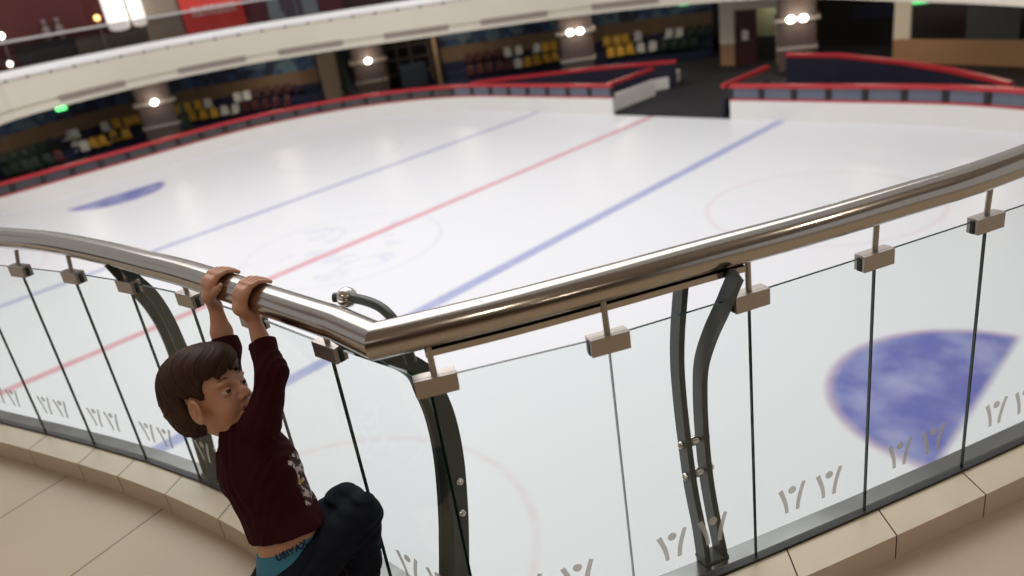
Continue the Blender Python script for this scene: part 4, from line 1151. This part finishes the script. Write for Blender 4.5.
def strands(X, Y, Z):
    f, u, s_ = hloc(X, Y, Z); f = f+.02; az = np.arctan2(s_, f); r = np.sqrt(f*f+s_*s_)
    el = np.arctan2(r, u)
    w_ = az*1.0+.35*np.sin(el*3+az*2)
    return -(.0007*np.sin(w_*41)+.0006*np.sin(w_*73+el*3)+.0012*np.sin(w_*11+el*4)+.0008*np.sin(w_*19-el*3))*np.clip(r/.05,0,1)
hf.add(strands)
hair = kid(hf, 'hair', HAIR, 1)
hv = np.zeros(len(hair.data.vertices)*3, np.float32); hair.data.vertices.foreach_get('co', hv); hv = hv.reshape(-1,3)+BORG
f_, u_, s__ = hloc(hv[:,0], hv[:,1], hv[:,2]); f_ = f_+.02; azv = np.arctan2(s__, f_); elv = np.arctan2(np.sqrt(f_*f_+s__*s__), u_)
wv = azv+.35*np.sin(elv*3+azv*2)
at_ = hair.data.attributes.new('strand', 'FLOAT_VECTOR', 'POINT')     # runs along each lock, for the fine strands
at_.data.foreach_set('vector', np.stack([np.cos(wv)*34, np.sin(wv)*34, elv*1.6], 1).astype(np.float32).ravel())
nh = NT(HAIR); nth_ = HAIR.node_tree; bh = nth_.nodes['Principled BSDF']; an = nth_.nodes.new('ShaderNodeAttribute'); an.attribute_name = 'strand'
sn = nh.noise(an.outputs['Vector'], 1.0, 3)
nth_.links.new(nh.mix(nh.m('MULTIPLY', nh.m('SUBTRACT', sn, .25), 1.8), (.014,.006,.003), (.080,.036,.017)), bh.inputs['Base Color'])
bmp = nth_.nodes.new('ShaderNodeBump'); bmp.inputs['Strength'].default_value = .55; bmp.inputs['Distance'].default_value = .004
nth_.links.new(sn, bmp.inputs['Height']); nth_.links.new(bmp.outputs['Normal'], bh.inputs['Normal'])
eb = MB()
for sg in (-1,1): kidmb(MB().tube([H(.0815-.004*abs(t)-(.010 if t>0 else 0)*t*t, .031-.005*(t-.15)**2, sg*(.029+.013*t)) for t in np.linspace(-1,1,7)], [.0006,.0012,.0015,.0015,.0014,.0011,.0006], 8), 'eyebrow', HAIR)
# --- top: trunk, sleeves, cut clean at neck, hem and cuffs
SHIRT = mat('maroon_cotton', (.036,.0045,.008), .9, spec=.15, noise=.12, nscale=40)
sf = Field(lo, hi, .0032)
BX = unit(MID-WAI)
sf.chain([MID-BX*.050-NO*.012, CHE, WAI, WAI-BX*.07], [.084,.104,.100,.102], .025, tflat)
sf.cone(SHR-RI*.006, SHL+RI*.006, .040, .040, .02)
sf.cone(NECK0-np.array([0,0,.03]), NECK0*.6+NECK1*.4, .046, .041, .018)
for sh, el, wr in ((SHR,ELR,WRR),(SHL,ELL,WRL)): sf.chain([sh,el,el*.35+wr*.65], [.041,.034,.032], .02)
def folds(X,Y,Z):
    t = (X-WAI[0])*BX[0]+(Y-WAI[1])*BX[1]+(Z-WAI[2])*BX[2]; q = X*1.3-Y*.8
    return .0016*np.sin(t*75+8*np.sin(q*26))+.0012*np.sin(q*95+t*40)
sf.add(folds)
hemN = unit(camdir(.16,-.95,.0)*1.0); hemP = at(290,533,.385)
curv = lambda X,Y,Z: .0
NB = unit(NECK1-NECK0); NP = NECK0*.80+NECK1*.20
def dist(P, N_): return lambda X,Y,Z: (X-P[0])*N_[0]+(Y-P[1])*N_[1]+(Z-P[2])*N_[2]
hem = dist(hemP, unit(BX+.10*NO)); sf.cut(lambda X,Y,Z: -(hem(X,Y,Z)), .003)
def cuff(wr, el, P):
    N_ = unit(wr-el)
    def g(X,Y,Z):
        dd_ = (X-P[0])*N_[0]+(Y-P[1])*N_[1]+(Z-P[2])*N_[2]; r2 = (X-P[0])**2+(Y-P[1])**2+(Z-P[2])**2-dd_**2
        return np.where(r2 < .064**2, dd_, -.05)
    return g
sf.cut(cuff(WRR, ELR, at(258,346,.825)), .002); sf.cut(cuff(WRL, ELL, at(222,338,.815)), .002)
nk = dist(NP, NB)
def ncut(X,Y,Z):
    d_ = nk(X,Y,Z); q = np.sqrt((X-NP[0])**2+(Y-NP[1])**2+(Z-NP[2])**2); return np.where(q < .075, d_, -.05)
sf.cut(ncut, .002)
# hollow it so that skin shows at the openings
def shell(fld, X=None): fld.d = np.maximum(fld.d, -(fld.d+.0065))
shell(sf)
shirt = kid(sf, 'top', SHIRT, 1)
# printed picture on the chest, a worn white and yellow blotch
PRINT = mat('chest_print', (.55,.45,.42), .8)
Np_ = NT(PRINT); ntq = PRINT.node_tree; bq = ntq.nodes['Principled BSDF']; gq = ntq.nodes.new('ShaderNodeNewGeometry')
v1 = Np_.noise(gq.outputs['Position'], 70, 2); v2 = Np_.noise(gq.outputs['Position'], 22, 2)
c_ = Np_.mix(Np_.m('GREATER_THAN', v2, .56), (.55,.44,.42), (.50,.30,.07)); c_ = Np_.mix(Np_.m('GREATER_THAN', v1, .52), (.03,.006,.010), c_)
ntq.links.new(c_, bq.inputs['Base Color'])
shirt.data.materials.append(PRINT)
co = np.zeros(len(shirt.data.vertices)*3, np.float32); shirt.data.vertices.foreach_get('co', co); co = co.reshape(-1,3)+BORG
li = np.zeros(len(shirt.data.loops), np.int32); shirt.data.loops.foreach_get('vertex_index', li); fc = co[li.reshape(-1,4)].mean(1)
fn = np.zeros(len(shirt.data.polygons)*3, np.float32); shirt.data.polygons.foreach_get('normal', fn); fn = fn.reshape(-1,3)
tt = (fc-WAI)@BX; LT = np.linalg.norm(MID-WAI); ss = (fc-WAI)@RI; oo = (fc-WAI)@NO
mi = ((tt > LT*.16) & (tt < LT*.62) & (np.abs(ss) < .072) & (oo > .02) & (fn@NO > .45)).astype(np.int32)
shirt.data.polygons.foreach_set('material_index', mi)
# --- blue waistband of the underwear
BLUE = mat('blue_waistband', (.035,.20,.30), .7, noise=.08, nscale=60)
uf = Field(PEL-.16, PEL+np.array([.16,.16,.22]), .0028)
uf.chain([WAI+BX*.04, WAI, PEL], [.083,.085,.088], .02, tflat)
bp1 = at(276,545,.356); bn = unit(BX-.06*NO); bp0 = bp1-bn*.05
uf.cut(lambda X,Y,Z: np.maximum(dist(bp1+bn*0.0, bn)(X,Y,Z), -dist(bp0, bn)(X,Y,Z)), .002)
shell(uf)
band = kid(uf, 'underwear', BLUE, 1)
# --- jeans
JEAN = mat('dark_denim', (.0055,.0075,.016), .85, spec=.2, noise=.25, nscale=90)
jf = Field(lo, hi, .0032)
jf.chain([WAI-BX*.0, PEL], [.090,.094], .02, tflat)
jf.ell(PEL-NO*.018-BX*.012, (.088,.085,.096), (NO,BX,RI), .02)
for hp, kn, an in ((HIR,KNR,ANR),(HIL,KNL,ANL)):
    jf.chain([hp,kn], [.066,.049], .02); jf.chain([kn,kn*.5+an*.5,an], [.047,.044,.040], .015)
jp = bp1-bn*.030
def jcut(X,Y,Z):
    d_ = dist(jp, bn)(X,Y,Z); r = np.sqrt((X-WAI[0])**2+(Y-WAI[1])**2+(Z-WAI[2])**2)
    q = (X-PEL[0])*NO[0]+(Y-PEL[1])*NO[1]
    return np.where((q < .085), d_-.35*np.clip(q+.02,-.03,.105), -.05)
jf.cut(jcut, .003)
jf.add(lambda X,Y,Z: .0018*np.sin(X*70+6*np.sin(Z*45)+Y*30)+.0012*np.sin(Z*120+X*50))
jeans = kid(jf, 'jeans', JEAN, 1)
# --- shoes on the kerb
SHOE = mat('dark_shoe', (.03,.03,.035), .6); SOLE = mat('pale_sole', (.45,.43,.40), .6)
for an in (ANR, ANL):
    c = np.array([an[0],an[1],hk]); toe = NO
    f_ = Field(c-np.array([.10,.10,.0])-np.array([0,0,.004]), c+np.array([.13,.13,.10]), .003)
    f_.chain([c-toe*.030+Z3*.030, c+toe*.025+Z3*.030, c+toe*.062+Z3*.022], [.027,.026,.021], .012)
    f_.cone(c+Z3*.03, an+Z3*.0, .026, .026, .012); f_.cut(lambda X,Y,Z: (hk+.010)-Z, .002)
    so_ = kid(f_, 'shoe', SHOE, 1)
    g_ = Field(c-np.array([.10,.10,.01]), c+np.array([.13,.13,.05]), .003)
    g_.chain([c-toe*.030+Z3*.010, c+toe*.025+Z3*.010, c+toe*.062+Z3*.010], [.030,.029,.024], .010); g_.cut(lambda X,Y,Z: np.maximum(hk+.0015-Z, Z-hk-.013), .001)
    o = g_.build('sole', SOLE, so_, BORG, 1)
# --- lettering woven round the waistband
fcv = bpy.data.curves.new('band_letters', 'FONT'); fcv.body = 'USIYAX'; fcv.size = .021; fcv.extrude = .0003; fcv.offset = .0007; fcv.align_x = 'CENTER'; fcv.align_y = 'CENTER'; fcv.space_character = 1.1
tmp = bpy.data.objects.new('band_letters', fcv); COL.objects.link(tmp); bpy.context.view_layer.update()
tm = bpy.data.meshes.new_from_object(tmp.evaluated_get(bpy.context.evaluated_depsgraph_get())); COL.objects.unlink(tmp); bpy.data.objects.remove(tmp)
bv = np.zeros(len(band.data.vertices)*3, np.float32); band.data.vertices.foreach_get('co', bv); bv = bv.reshape(-1,3)+BORG
bc = bv.mean(0)
def wrap(mesh, px_, py_, name):
    me = mesh.copy(); target = None
    # point of the band seen at that pixel, then bend the letters round the body axis
    v = unit(ray(px_, py_)); w_ = bv-EYE; t_ = w_@v; perp = np.linalg.norm(w_-t_[:,None]*v, axis=1); cand = np.where(perp < .006)[0]
    i = cand[np.argmin(t_[cand])] if len(cand) else np.argmin(perp)
    p0 = bv[i]; e1 = unit(np.cross(bn, p0-bc)); e0 = unit(np.cross(e1, bn))
    if e1@CAMR < 0: e1 = -e1
    rad = (p0-bc)@e0; h0 = (p0-bc)@bn
    V_ = np.zeros(len(me.vertices)*3, np.float32); me.vertices.foreach_get('co', V_); V_ = V_.reshape(-1,3); out = np.zeros_like(V_)
    ang = np.arctan2((bv-bc)@e1, (bv-bc)@e0); rr = np.linalg.norm((bv-bc)-((bv-bc)@bn)[:,None]*bn, axis=1); hh_ = (bv-bc)@bn
    for k in range(len(V_)):
        an_ = V_[k,0]/rad; hgt = h0+V_[k,1]
        m_ = (np.abs(ang-an_) < .10) & (np.abs(hh_-hgt) < .008)
        R_ = rr[m_].max() if m_.any() else rad
        out[k] = bc+(R_+.0007+V_[k,2])*(math.cos(an_)*e0+math.sin(an_)*e1)+hgt*bn-BORG
    me.vertices.foreach_set('co', out.ravel()); me.update(); me.materials.clear()
    return link(name, me, mat('navy_thread', (.006,.010,.035), .8), band)
wrap(tm, 289, 551, 'lettering')
